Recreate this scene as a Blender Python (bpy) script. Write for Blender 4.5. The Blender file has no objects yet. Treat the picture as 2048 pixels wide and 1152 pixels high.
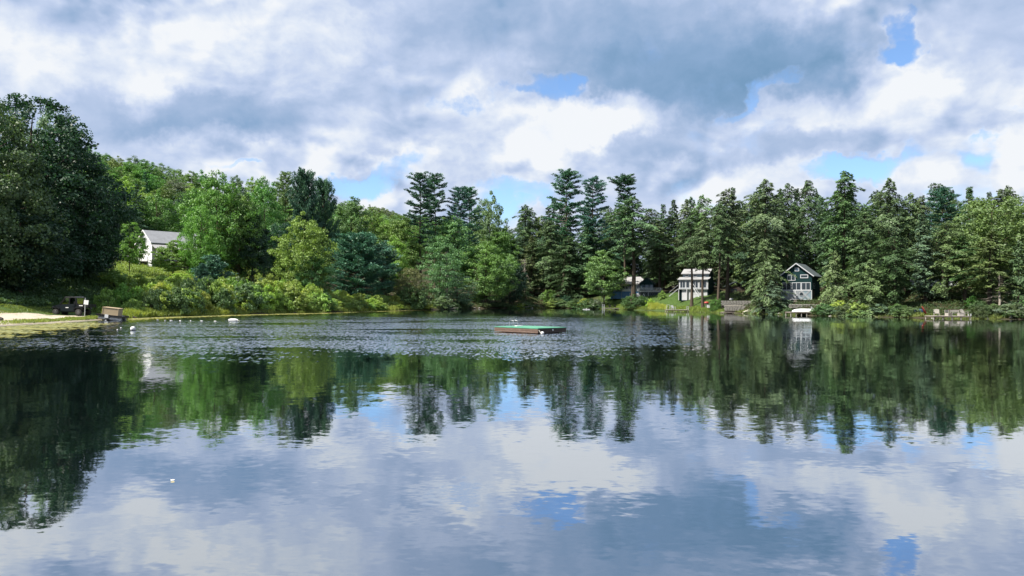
import bpy, math, random
import numpy as np
from mathutils import Vector, Matrix, Euler

random.seed(7)
SC = bpy.context.scene
COL = SC.collection
F = 1480.0            # focal length in pixels of the 2048 px wide photograph
CAM_H = 2.4

# ------------------------------------------------------------------ camera
cam_data = bpy.data.cameras.new("camera")
cam_data.sensor_width = 36.0
cam_data.lens = F / 2048 * 36
cam_data.clip_start = 0.1
cam_data.clip_end = 6000
cam = bpy.data.objects.new("camera", cam_data)
COL.objects.link(cam)
cam.location = (0, 0, CAM_H)
cam.rotation_euler = (Matrix.Rotation(math.radians(90) + math.atan(24 / F), 3, 'X') @ Matrix.Rotation(0.006, 3, 'Z')).to_euler()
SC.camera = cam

# ------------------------------------------------------------------ sun, exposure
SUN_VEC = Vector((-0.60, -0.30, 0.92)).normalized()      # towards the sun: from the left, a little behind the camera
SUN_EL = math.asin(SUN_VEC.z)
SUN_AZ = math.atan2(SUN_VEC.x, SUN_VEC.y)
sun_d = bpy.data.lights.new("sun", 'SUN')
sun_d.energy = 5.0
sun_d.angle = math.radians(0.5)
sun_d.color = (1.0, 0.93, 0.82)
sun = bpy.data.objects.new("sun", sun_d)
COL.objects.link(sun)
sun.rotation_euler = SUN_VEC.to_track_quat('Z', 'Y').to_euler()
SC.view_settings.view_transform = 'Standard'
SC.view_settings.look = 'None'
EXPO = 0.95
SC.view_settings.exposure = EXPO
SC.view_settings.gamma = 1.0
SC.render.engine = 'CYCLES'
cy = SC.cycles
cy.use_denoising = True
cy.max_bounces = 6
cy.diffuse_bounces = 2
cy.glossy_bounces = 3
cy.transmission_bounces = 3
cy.transparent_max_bounces = 4
cy.caustics_reflective = False
cy.caustics_refractive = False


class Nodes:
    """small helper for building node trees"""
    def __init__(s, tree):
        s.t = tree
        tree.nodes.clear()

    def n(s, typ, ins=None, **props):
        nd = s.t.nodes.new(typ)
        for k, v in props.items():
            setattr(nd, k, v)
        for k, v in (ins or {}).items():
            sock = nd.inputs[k]
            if isinstance(v, bpy.types.NodeSocket):
                s.t.links.new(v, sock)
            else:
                sock.default_value = v
        return nd

    def m(s, op, a, b=0.0, c=0.0, clamp=False):
        nd = s.n('ShaderNodeMath', {0: a, 1: b, 2: c}, operation=op, use_clamp=clamp)
        return nd.outputs[0]

    def v(s, op, a, b=(0, 0, 0), sc=None):
        nd = s.n('ShaderNodeVectorMath', {0: a, 1: b}, operation=op)
        if sc is not None:
            if isinstance(sc, bpy.types.NodeSocket):
                s.t.links.new(sc, nd.inputs['Scale'])
            else:
                nd.inputs['Scale'].default_value = sc
        return nd.outputs[0]

    def noise(s, vec, scale, detail=3, rough=0.5, dist=0.0, out='Fac', dims='3D'):
        nd = s.n('ShaderNodeTexNoise', {'Vector': vec, 'Scale': scale, 'Detail': detail, 'Roughness': rough, 'Distortion': dist}, noise_dimensions=dims)
        return nd.outputs[out]

    def mix(s, f, a, b):
        nd = s.n('ShaderNodeMix', data_type='RGBA')
        for i, val in ((0, f), (6, a), (7, b)):
            if isinstance(val, bpy.types.NodeSocket):
                s.t.links.new(val, nd.inputs[i])
            else:
                nd.inputs[i].default_value = (*val, 1)[:4] if i else val
        return nd.outputs[2]

    def rng(s, val, a, b, c=0.0, d=1.0, smooth=True):
        nd = s.n('ShaderNodeMapRange', {0: val, 1: a, 2: b, 3: c, 4: d}, interpolation_type='SMOOTHSTEP' if smooth else 'LINEAR')
        return nd.outputs[0]

    def ramp(s, f, stops):
        nd = s.n('ShaderNodeValToRGB', {0: f})
        el = nd.color_ramp.elements
        while len(el) < len(stops):
            el.new(0.5)
        for e, (p, c) in zip(el, stops):
            e.position = p
            e.color = (*c, 1)
        return nd.outputs[0]


# ------------------------------------------------------------------ sky with clouds
def hor(px):
    return 600 + 0.006 * (px - 1024)


world = bpy.data.worlds.new("World")
SC.world = world
world.use_nodes = True
W = Nodes(world.node_tree)
SKY_STRENGTH = 0.15
sky = W.n('ShaderNodeTexSky', sky_type='NISHITA', sun_disc=False, sun_elevation=SUN_EL, sun_rotation=SUN_AZ, altitude=300.0, air_density=1.0, dust_density=0.1, ozone_density=2.5)
tc = W.n('ShaderNodeTexCoord')
direc = W.v('NORMALIZE', tc.outputs['Generated'])
sep = W.n('ShaderNodeSeparateXYZ', {0: direc})
dx, dy, dz = sep.outputs
az = W.m('ARCTAN2', dx, dy)
el = W.m('ARCSINE', dz)
zc = W.m('ADD', W.m('MAXIMUM', dz, 0.0), 0.2)
Q = W.n('ShaderNodeCombineXYZ', {0: W.m('DIVIDE', dx, zc), 1: W.m('DIVIDE', dy, zc), 2: 0.0}).outputs[0]
P0 = W.n('ShaderNodeCombineXYZ', {0: az, 1: el, 2: 0.0}).outputs[0]
warp = W.v('SUBTRACT', W.noise(P0, 7.0, 5, 0.6, out='Color'), (0.5, 0.5, 0.5))
warp2 = W.v('SUBTRACT', W.noise(P0, 28.0, 5, 0.62, out='Color'), (0.5, 0.5, 0.5))
P = W.v('ADD', W.v('ADD', P0, W.v('SCALE', warp, sc=0.10)), W.v('SCALE', warp2, sc=0.045))
P2 = W.v('ADD', P0, W.v('SCALE', warp, sc=0.035))


def blobs(lst, vec):
    acc = None
    for (px, py, rx, ry, rot, amp) in lst:
        u = (px - 1024) / F
        w = (hor(px) - py) / F
        a0 = math.atan(u)
        e0 = math.atan(w * math.cos(a0))
        mp = W.n('ShaderNodeMapping', {'Vector': vec, 'Location': (a0, e0, 0), 'Rotation': (0, 0, math.radians(rot)), 'Scale': (rx / F * 1.25, ry / F * 1.35, 1)}, vector_type='TEXTURE')
        g = W.n('ShaderNodeTexGradient', {0: mp.outputs[0]}, gradient_type='SPHERICAL').outputs['Fac']
        g = W.m('MULTIPLY', W.m('SMOOTH_MIN', W.m('MULTIPLY', g, 1.8), 1.0, 0.3), amp)
        acc = g if acc is None else W.m('ADD', acc, g)
    return acc


holes = blobs([(1100, 172, 60, 26, 0, 1.0), (1130, 158, 30, 22, 0, .7), (920, 205, 75, 20, 8, .62), (1020, 180, 50, 14, 8, .4), (1815, 95, 30, 42, 20, 1.1), (1790, 112, 32, 18, 0, .8), (1570, 158, 34, 14, 25, .8), (1520, 180, 20, 32, -25, .8), (1490, 225, 45, 12, 20, .5),
               (690, 375, 75, 18, 0, .9), (790, 345, 80, 26, 25, .75), (450, 333, 55, 8, 0, .8), (1040, 392, 110, 28, 0, .95), (1000, 430, 60, 25, 0, .9), (1650, 345, 60, 18, 0, .45),
               (1870, 322, 220, 28, 8, .9), (1965, 378, 120, 40, 0, .85), (1720, 345, 90, 20, 0, .6), (2000, 268, 60, 10, 10, .55), (1420, 410, 60, 14, 0, .5), (1200, 192, 35, 8, 0, .5), (2040, 210, 30, 8, 0, .4)], P)
bright = blobs([(300, 95, 130, 60, 20, .55), (345, 175, 110, 50, 0, .4), (55, 140, 60, 70, -40, .55), (285, 180, 45, 35, 0, .5), (1150, 235, 70, 45, -20, .95), (1240, 225, 90, 42, 0, .95), (1110, 280, 60, 60, 0, .6), (1050, 310, 60, 50, 0, .45), (640, 40, 150, 50, 0, .35),
                (740, 355, 100, 26, 25, .5), (570, 325, 170, 26, 0, .4), (1470, 345, 90, 30, 0, .45), (1360, 340, 60, 28, 0, .45), (1600, 190, 60, 42, 0, .7), (1530, 205, 36, 40, 0, .7), (1790, 175, 80, 45, -10, .6), (1900, 215, 130, 34, 0, .35), (1640, 225, 80, 30, 0, .4), (430, 290, 180, 20, 0, .3), (1000, 235, 130, 40, 0, .28), (560, 110, 120, 60, 0, .25), (900, 330, 160, 36, 0, .3), (1640, 315, 90, 16, 10, .3)], P)
cumul = blobs([(1850, 348, 65, 24, 0, 1.3), (1880, 335, 30, 20, 0, .9), (2045, 325, 38, 55, 0, 1.3), (2000, 360, 70, 26, 0, .7), (1960, 285, 80, 22, 0, .8)], P2)
darkb = blobs([(1220, 75, 430, 115, -6, .85), (1430, 140, 260, 85, 0, .7), (1580, 150, 160, 70, 0, .5), (420, 235, 150, 36, 0, .25), (1960, 60, 110, 70, 0, .45), (440, 235, 170, 42, 0, .5), (240, 200, 170, 60, 15, .38), (1330, 295, 130, 34, 0, .42), (1580, 300, 130, 30, 0, .42), (1250, 315, 150, 26, 0, .3), (760, 170, 190, 40, 0, .22), (1650, 160, 70, 36, 0, .35), (120, 230, 160, 50, 0, .3), (700, 90, 130, 30, 10, .15), (80, 40, 60, 40, 0, .12)], P)
Qw = W.v('ADD', Q, W.v('SCALE', W.v('SUBTRACT', W.noise(Q, 2.2, 3, 0.5, out='Color'), (0.5, 0.5, 0.5)), sc=0.35))
n1 = W.noise(Qw, 1.15, 9, 0.53)
n2 = W.noise(W.v('ADD', Qw, (-0.16, -0.10, 0.0)), 1.15, 9, 0.53)
P3 = W.v('MULTIPLY', P2, (1.0, 1.7, 1.0))
d1 = W.noise(P3, 9.0, 8, 0.55, 0.3)
d2 = W.noise(W.v('ADD', P3, (-0.014, 0.022, 0.0)), 9.0, 8, 0.55, 0.3)
soft = W.noise(W.v('MULTIPLY', P, (1.0, 2.0, 1.0)), 3.2, 4, 0.5)
def puffs(vec, scale):
    wv = W.v('ADD', vec, W.v('SCALE', W.v('SUBTRACT', W.noise(vec, scale * 1.2, 3, 0.5, out='Color'), (0.5, 0.5, 0.5)), sc=0.9 / scale))
    return W.n('ShaderNodeTexVoronoi', {'Vector': wv, 'Scale': scale, 'Detail': 2.0, 'Roughness': 0.42, 'Lacunarity': 2.2, 'Smoothness': 0.45}, voronoi_dimensions='2D', feature='SMOOTH_F1', normalize=True).outputs['Distance']


cov_in = W.m('ADD', W.m('ADD', W.m('MULTIPLY', n1, 0.75), W.m('MULTIPLY', d1, 0.45)), 0.12)
cov_in = W.m('SUBTRACT', cov_in, W.m('MULTIPLY', holes, 0.50))
cov_in = W.m('ADD', cov_in, W.m('MULTIPLY', cumul, 0.42))
cov_in = W.m('ADD', cov_in, W.m('MULTIPLY', W.m('SUBTRACT', W.noise(P2, 17.0, 8, 0.66), 0.5), 0.85))
cov_in = W.m('SUBTRACT', cov_in, W.m('MULTIPLY', W.m('SUBTRACT', puffs(W.v('MULTIPLY', P0, (1.0, 1.35, 1.0)), 22.0), 0.35), 0.35))
cov = W.rng(cov_in, 0.04, 0.66)
PV = W.v('MULTIPLY', P0, (1.0, 1.35, 1.0))
v1 = puffs(PV, 9.0)
v2 = puffs(W.v('ADD', PV, (-0.014, 0.020, 0.0)), 9.0)
lump = W.rng(W.noise(P0, 4.5, 3, 0.5), 0.40, 0.64, 0.10, 1.15)
relief = W.m('ADD', W.m('MULTIPLY', W.m('SUBTRACT', d1, d2), 1.05), W.m('MULTIPLY', W.m('MULTIPLY', W.m('SUBTRACT', v2, v1), 2.0), lump))
relief0 = W.m('MULTIPLY', W.m('SUBTRACT', n1, n2), 0.7)
damp = W.m('SUBTRACT', 1.0, W.m('MULTIPLY', darkb, 1.05, clamp=True))
damp = W.m('MAXIMUM', damp, 0.42)
shade = W.m('ADD', 0.71, W.m('MULTIPLY', W.m('ADD', relief, relief0), damp))
shade = W.m('ADD', shade, W.m('MULTIPLY', W.m('SUBTRACT', soft, 0.5), 0.85))
shade = W.m('ADD', shade, W.m('MULTIPLY', bright, 0.34))
shade = W.m('ADD', shade, W.m('MULTIPLY', cumul, 0.22))
shade = W.m('SUBTRACT', shade, W.m('MULTIPLY', darkb, 0.36))
# thin lit edges where the cloud breaks
rim = W.m('MULTIPLY', W.rng(cov_in, 0.34, 0.50), W.rng(cov_in, 0.50, 0.80, 1.0, 0.0))
shade = W.m('ADD', shade, W.m('MULTIPLY', rim, 0.09))
cloud_col = W.ramp(shade, [(0.0, (0.185, 0.335, 0.53)), (0.22, (0.265, 0.41, 0.63)), (0.45, (0.40, 0.52, 0.74)), (0.66, (0.55, 0.65, 0.86)), (0.86, (0.75, 0.82, 0.94)), (1.0, (0.90, 0.93, 0.97))])
cloud_rad = W.v('SCALE', cloud_col, sc=1.0 / (SKY_STRENGTH * 2 ** EXPO))
skyc = W.mix(cov, W.v('MULTIPLY', sky.outputs[0], (0.54, 0.61, 0.69)), cloud_rad)
bg = W.n('ShaderNodeBackground', {'Color': skyc, 'Strength': SKY_STRENGTH})
W.n('ShaderNodeOutputWorld', {0: bg.outputs[0]})
world.cycles.sampling_method = 'MANUAL'
world.cycles.sample_map_resolution = 1024

# ------------------------------------------------------------------ generic helpers
def tag(o, label=None, cat=None, group=None, kind=None):
    if label: o['label'] = label
    if cat: o['category'] = cat
    if group: o['group'] = group
    if kind: o['kind'] = kind
    return o


def empty(name, loc, rz=0.0, label=None, cat=None, group=None):
    o = bpy.data.objects.new(name, None)
    COL.objects.link(o)
    o.location = loc
    o.rotation_euler = (0, 0, rz)
    o.empty_display_size = 0.2
    return tag(o, label, cat, group)


def np_mesh(name, verts, faces_flat, loop_per_face, mat=None, smooth=False):
    me = bpy.data.meshes.new(name)
    nv, nf = len(verts), len(faces_flat) // loop_per_face
    me.vertices.add(nv)
    me.vertices.foreach_set("co", np.asarray(verts, dtype=np.float32).ravel())
    me.loops.add(len(faces_flat))
    me.loops.foreach_set("vertex_index", np.asarray(faces_flat, dtype=np.int32))
    me.polygons.add(nf)
    me.polygons.foreach_set("loop_start", np.arange(0, nf * loop_per_face, loop_per_face, dtype=np.int32))
    me.polygons.foreach_set("loop_total", np.full(nf, loop_per_face, dtype=np.int32))
    if smooth:
        me.polygons.foreach_set("use_smooth", np.ones(nf, dtype=bool))
    me.update(calc_edges=True)
    if mat: me.materials.append(mat)
    return me


def obj(name, me, parent=None, loc=None):
    o = bpy.data.objects.new(name, me)
    COL.objects.link(o)
    if parent: o.parent = parent
    if loc is not None: o.location = loc
    return o


class MB:
    """collects shapes, then links them as one mesh object"""
    def __init__(s):
        s.v, s.f = [], []

    def add(s, vs, fs):
        b = len(s.v)
        s.v += [tuple(v) for v in vs]
        s.f += [tuple(b + i for i in f) for f in fs]
        return s

    def box(s, x0, x1, y0, y1, z0, z1, M=None):
        vs = [Vector((x, y, z)) for z in (z0, z1) for y in (y0, y1) for x in (x0, x1)]
        if M is not None: vs = [M @ v for v in vs]
        return s.add(vs, [(0, 2, 3, 1), (4, 5, 7, 6), (0, 1, 5, 4), (2, 6, 7, 3), (0, 4, 6, 2), (1, 3, 7, 5)])

    def bar(s, a, b, w, h=None):
        """rectangular bar from a to b"""
        a, b = Vector(a), Vector(b)
        h = h or w
        d = (b - a).normalized()
        up = Vector((0, 0, 1)) if abs(d.z) < 0.95 else Vector((0, 1, 0))
        sx = d.cross(up).normalized() * w / 2
        sz = sx.cross(d).normalized() * h / 2
        vs = [p + i * sx + j * sz for p in (a, b) for i, j in ((-1, -1), (1, -1), (1, 1), (-1, 1))]
        return s.add(vs, [(0, 1, 2, 3), (7, 6, 5, 4), (0, 4, 5, 1), (1, 5, 6, 2), (2, 6, 7, 3), (3, 7, 4, 0)])

    def tube(s, pts, rad, n=6, cap=True):
        pts = [Vector(p) for p in pts]
        if not hasattr(rad, '__len__'): rad = [rad] * len(pts)
        vs, fs = [], []
        for i, p in enumerate(pts):
            d = (pts[min(i + 1, len(pts) - 1)] - pts[max(i - 1, 0)]).normalized()
            up = Vector((0, 0, 1)) if abs(d.z) < 0.9 else Vector((1, 0, 0))
            a = d.cross(up).normalized()
            c = d.cross(a)
            for k in range(n):
                t = 2 * math.pi * k / n
                vs.append(p + (a * math.cos(t) + c * math.sin(t)) * rad[i])
        for i in range(len(pts) - 1):
            for k in range(n):
                fs.append((i * n + k, i * n + (k + 1) % n, (i + 1) * n + (k + 1) % n, (i + 1) * n + k))
        if cap:
            fs.append(tuple(range(n)))
            fs.append(tuple((len(pts) - 1) * n + k for k in range(n))[::-1])
        return s.add(vs, fs)

    def prism(s, poly, a0, a1, axis='y'):
        """extrude a polygon given in the plane across AXIS from a0 to a1"""
        n = len(poly)
        def P(p, a):
            return {'y': (p[0], a, p[1]), 'x': (a, p[0], p[1]), 'z': (p[0], p[1], a)}[axis]
        vs = [P(p, a0) for p in poly] + [P(p, a1) for p in poly]
        fs = [tuple(range(n)), tuple(range(2 * n - 1, n - 1, -1))]
        fs += [(i, i + n, (i + 1) % n + n, (i + 1) % n) for i in range(n)]
        return s.add(vs, fs)

    def ball(s, c, r, nu=14, nv=9, sc=(1, 1, 1)):
        vs, fs = [], []
        for j in range(nv + 1):
            ph = math.pi * j / nv
            for i in range(nu):
                th = 2 * math.pi * i / nu
                vs.append((c[0] + r * sc[0] * math.sin(ph) * math.cos(th), c[1] + r * sc[1] * math.sin(ph) * math.sin(th), c[2] + r * sc[2] * math.cos(ph)))
        for j in range(nv):
            for i in range(nu):
                fs.append((j * nu + i, j * nu + (i + 1) % nu, (j + 1) * nu + (i + 1) % nu, (j + 1) * nu + i))
        return s.add(vs, fs)

    def mesh(s, name, mat=None, smooth=False):
        me = bpy.data.meshes.new(name)
        me.from_pydata(s.v, [], s.f)
        if smooth:
            me.polygons.foreach_set("use_smooth", np.ones(len(me.polygons), dtype=bool))
        me.update()
        if mat: me.materials.append(mat)
        return me

    def build(s, name, mat=None, parent=None, loc=None, smooth=False):
        return obj(name, s.mesh(name, mat, smooth), parent, loc)


def mat_basic(name, col, rough=0.6, var=0.25, scale=6.0, bump=0.0, metal=0.0, spec=0.5, stretch=(1, 1, 1), dirt=None):
    m = bpy.data.materials.new(name)
    m.use_nodes = True
    T = Nodes(m.node_tree)
    t = T.n('ShaderNodeTexCoord')
    vec = T.v('MULTIPLY', t.outputs['Object'], stretch)
    n = T.noise(vec, scale, 5, 0.6)
    big = T.noise(vec, scale * 0.17, 3, 0.5)
    k = T.m('ADD', T.m('MULTIPLY', T.m('SUBTRACT', n, 0.5), var * 1.6), T.m('MULTIPLY', T.m('SUBTRACT', big, 0.5), var * 1.4))
    k = T.m('ADD', 1.0, k)
    c = T.v('SCALE', (*col,)[:3], sc=k)
    if dirt:
        c = T.mix(T.rng(n, 0.5, 0.75, 0, 0.7), c, dirt)
    ins = {'Base Color': c, 'Roughness': rough, 'Metallic': metal, 'Specular IOR Level': spec}
    if bump:
        ins['Normal'] = T.n('ShaderNodeBump', {'Height': n, 'Strength': 1.0, 'Distance': bump}).outputs[0]
    b = T.n('ShaderNodeBsdfPrincipled', ins)
    T.n('ShaderNodeOutputMaterial', {0: b.outputs[0]})
    return m


def mat_glass(name, tint=(0.02, 0.03, 0.04)):
    m = bpy.data.materials.new(name)
    m.use_nodes = True
    T = Nodes(m.node_tree)
    b = T.n('ShaderNodeBsdfPrincipled', {'Base Color': (*tint, 1), 'Roughness': 0.06, 'Specular IOR Level': 0.7})
    T.n('ShaderNodeOutputMaterial', {0: b.outputs[0]})
    return m


# ------------------------------------------------------------------ shoreline and terrain
SH = np.array([(-60, 57), (0, 59.5), (100, 67), (170, 74), (200, 78), (250, 84), (300, 90), (400, 99.5), (500, 111), (650, 126), (780, 151), (900, 180), (1000, 208), (1120, 222), (1200, 203), (1300, 184), (1400, 157), (1500, 142), (1600, 129), (1700, 121), (1800, 117), (1900, 111), (2048, 108), (2110, 106)], dtype=float)


def Ds(px):
    return float(np.interp(px, SH[:, 0], SH[:, 1]))


_th_in = np.arctan((SH[:, 0] - 1024) / F)
_r_in = SH[:, 1] / np.cos(_th_in)
_th = np.concatenate([[-math.pi, -2.6, -1.9, -1.4, -1.0, -0.8], _th_in, [0.8, 1.1, 1.5, 2.0, 2.6, math.pi]])
_rr = np.concatenate([[3.0, 3.4, 7, 26, 48, 62], _r_in, [118, 90, 40, 9, 3.4, 3.0]])


def Rs(th):
    return np.interp(th, _th, _rr)


T_ = np.array([-60, -10, -3, 0, 1.5, 6, 19, 30, 50, 90, 150, 290, 420, 800, 2500], dtype=float)
HL = np.array([-5, -2.5, -1, 0, .10, .25, .55, 2.3, 6.3, 10, 17, 53, 60, 55, 30], dtype=float)
HM = np.array([-5, -2.5, -1, 0, .35, 1.0, 2.4, 4.0, 6.3, 10, 16, 40, 48, 45, 30], dtype=float)
HR = np.array([-5, -2.5, -1, 0, .45, 1.1, 3.6, 5, 6, 7, 8, 12, 14, 14, 12], dtype=float)


def wob(x, y):
    return (np.sin(x * .31 + 1.3) * np.cos(y * .27) + .6 * np.sin(x * .83 + y * .61) + .35 * np.sin(x * 1.9 - y * 1.7 + 2))


def ground_np(x, y):
    th = np.arctan2(x, y)
    r = np.hypot(x, y)
    rs = Rs(th)
    t = r - rs
    t = t - rs * (0.006 * np.sin(th * 61) + 0.004 * np.sin(th * 143 + 1)) * np.exp(-np.abs(t) / 8)
    px = 1024 + F * np.tan(np.clip(th, -1.3, 1.3))
    hl, hm, hr = np.interp(t, T_, HL), np.interp(t, T_, HM), np.interp(t, T_, HR)
    a = np.clip((px - 260) / 150, 0, 1)
    b = np.clip((px - 900) / 220, 0, 1)
    a, b = a * a * (3 - 2 * a), b * b * (3 - 2 * b)
    h = hl * (1 - a) + hm * a
    h = h * (1 - b) + hr * b
    back = np.clip((np.abs(th) - 1.2) / 0.5, 0, 1)
    h = h * (1 - back) + hr * back
    amp = np.clip((t - 1) / 25, 0, 1) * .28 + np.clip((t - 80) / 200, 0, 1) * .6
    return h + amp * wob(x * .5, y * .5)


def G(x, y):
    return float(ground_np(np.array([x]), np.array([y]))[0])


def at(px, D):
    return (px - 1024) / F * D


def zat(px, py, D):
    return CAM_H + (hor(px) - py) / F * D
# ------------------------------------------------------------------ ground sheet
def make_ground():
    a_in = np.arctan((np.arange(-120, 2170, 5) - 1024) / F)
    a_out_r = np.linspace(a_in[-1], math.pi, 70)[1:]
    a_out_l = np.linspace(-math.pi, a_in[0], 70)[1:-1]
    A = np.concatenate([a_out_l, a_in, a_out_r])
    tl = [-60, -25, -10, -5, -3, -2, -1.2, -.6, -.3, 0, .3, .6, 1, 1.5, 2.2, 3, 4, 5, 6.5, 8, 10, 12, 14.5, 17, 20, 23, 26, 30, 34, 38, 43, 48, 54, 60, 67, 75, 84, 94, 105, 118, 132, 148, 166, 186, 208, 232, 258, 286, 320, 360, 420, 520, 700, 1000, 1600, 2500, 4000]
    tl = np.array(tl, float)
    rs = Rs(A)
    R = rs[:, None] + np.where(tl[None, :] < 0, np.maximum(tl[None, :], -rs[:, None] * .93 * (tl[None, :] / -60) ** .5), tl[None, :])
    X = R * np.sin(A)[:, None]
    Y = R * np.cos(A)[:, None]
    Z = ground_np(X.ravel(), Y.ravel()).reshape(X.shape)
    nA, nT = X.shape
    V = np.stack([X, Y, Z], -1).reshape(-1, 3)
    V = np.vstack([V, [[0, 0, -3.0]]])
    i = np.arange(nA)[:, None]
    j = np.arange(nT - 1)[None, :]
    i2 = (i + 1) % nA
    q = np.stack([i * nT + j, i * nT + j + 1, i2 * nT + j + 1, i2 * nT + j], -1).reshape(-1)
    me = np_mesh("ground", V, q, 4, None, True)
    # masks for what covers the ground: sand, meadow, lawn
    th = np.arctan2(V[:, 0], V[:, 1])
    r = np.hypot(V[:, 0], V[:, 1])
    t = r - Rs(th)
    px = np.where(np.abs(th) < 1.2, 1024 + F * np.tan(np.clip(th, -1.2, 1.2)), np.where(th < 0, -3000, 5000))
    sm = lambda v, a, b: np.clip((v - a) / (b - a), 0, 1)
    Dp = V[:, 1]
    # sandy launching beach on the left: between the water and about 21 m inland, closing to the right
    inland = np.interp(px, [-1500, 0, 60, 110, 175, 215], [24, 20, 19, 16.5, 12, 2])
    sand = (1 - sm(t, inland - 1.2, inland + 1.2)) * (1 - sm(px, 190, 235)) * sm(px, -1400, -600)
    sand = np.maximum(sand, (1 - sm(t, 2.6, 4.0)) * sm(px, 1640, 1655) * (1 - sm(px, 1745, 1765)))
    sand = np.maximum(sand, (1 - sm(t, 3.0, 4.2)) * sm(px, 1478, 1490) * (1 - sm(px, 1520, 1535)))
    meadow = sm(t, 14, 22) * (1 - sm(t, 88, 96)) * sm(px, 170, 215) * (1 - sm(px, 520, 600))
    lawn = (1 - sm(px, 215, 260)) * sm(px, -1400, -900) * (1 - sm(t, 60, 70))
    lawn = np.maximum(lawn, sm(px, 1180, 1215) * (1 - sm(px, 1450, 1480)) * (1 - sm(t, 24, 30)))
    lawn = np.maximum(lawn, sm(px, 1940, 1950) * (1 - sm(px, 1985, 2000)) * sm(t, 12, 18) * (1 - sm(t, 50, 60)))
    for nm, arr in (("sand", sand), ("meadow", meadow), ("lawn", lawn)):
        at_ = me.attributes.new(nm, 'FLOAT', 'POINT')
        at_.data.foreach_set("value", arr.astype(np.float32))
    m = bpy.data.materials.new("ground")
    m.use_nodes = True
    T = Nodes(m.node_tree)
    pos = T.n('ShaderNodeNewGeometry').outputs['Position']
    n_f = T.noise(pos, 3.0, 6, 0.65)
    n_m = T.noise(pos, 0.45, 5, 0.6)
    n_s = T.noise(pos, 14.0, 4, 0.7)
    A_ = lambda nm: T.n('ShaderNodeAttribute', attribute_name=nm).outputs['Fac']
    litter = T.mix(n_f, (0.020, 0.017, 0.010), (0.075, 0.058, 0.032))
    litter = T.mix(T.rng(n_m, 0.45, 0.65), litter, (0.03, 0.05, 0.015))
    lawnc = T.mix(n_f, (0.035, 0.075, 0.018), (0.085, 0.135, 0.032))
    meadc = T.mix(n_m, (0.09, 0.14, 0.03), (0.17, 0.21, 0.05))
    sandc = T.mix(n_s, (0.36, 0.31, 0.24), (0.62, 0.56, 0.46))
    sandc = T.mix(T.rng(n_m, 0.52, 0.66, 0, 0.55), sandc, (0.20, 0.20, 0.08))
    c = T.mix(A_("lawn"), litter, lawnc)
    c = T.mix(A_("meadow"), c, meadc)
    sm_ = T.m('ADD', A_("sand"), T.m('MULTIPLY', T.m('SUBTRACT', n_f, 0.5), 0.9))
    c = T.mix(T.rng(sm_, 0.40, 0.60), c, sandc)
    sz = T.n('ShaderNodeSeparateXYZ', {0: pos}).outputs[2]
    wet = T.rng(sz, 0.02, 0.16, 1.0, 0.0)
    c = T.mix(T.m('MULTIPLY', wet, 0.6), c, (0.05, 0.045, 0.03))
    bmp = T.n('ShaderNodeBump', {'Height': T.m('ADD', n_f, n_s), 'Distance': 0.12, 'Strength': 0.8})
    b = T.n('ShaderNodeBsdfPrincipled', {'Base Color': c, 'Roughness': 0.95, 'Specular IOR Level': 0.2, 'Normal': bmp.outputs[0]})
    T.n('ShaderNodeOutputMaterial', {0: b.outputs[0]})
    me.materials.append(m)
    o = obj("ground", me)
    tag(o, "sloping ground of lawn, sand, meadow and forest floor round the pond", None, None, 'structure')
    return o


make_ground()


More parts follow.
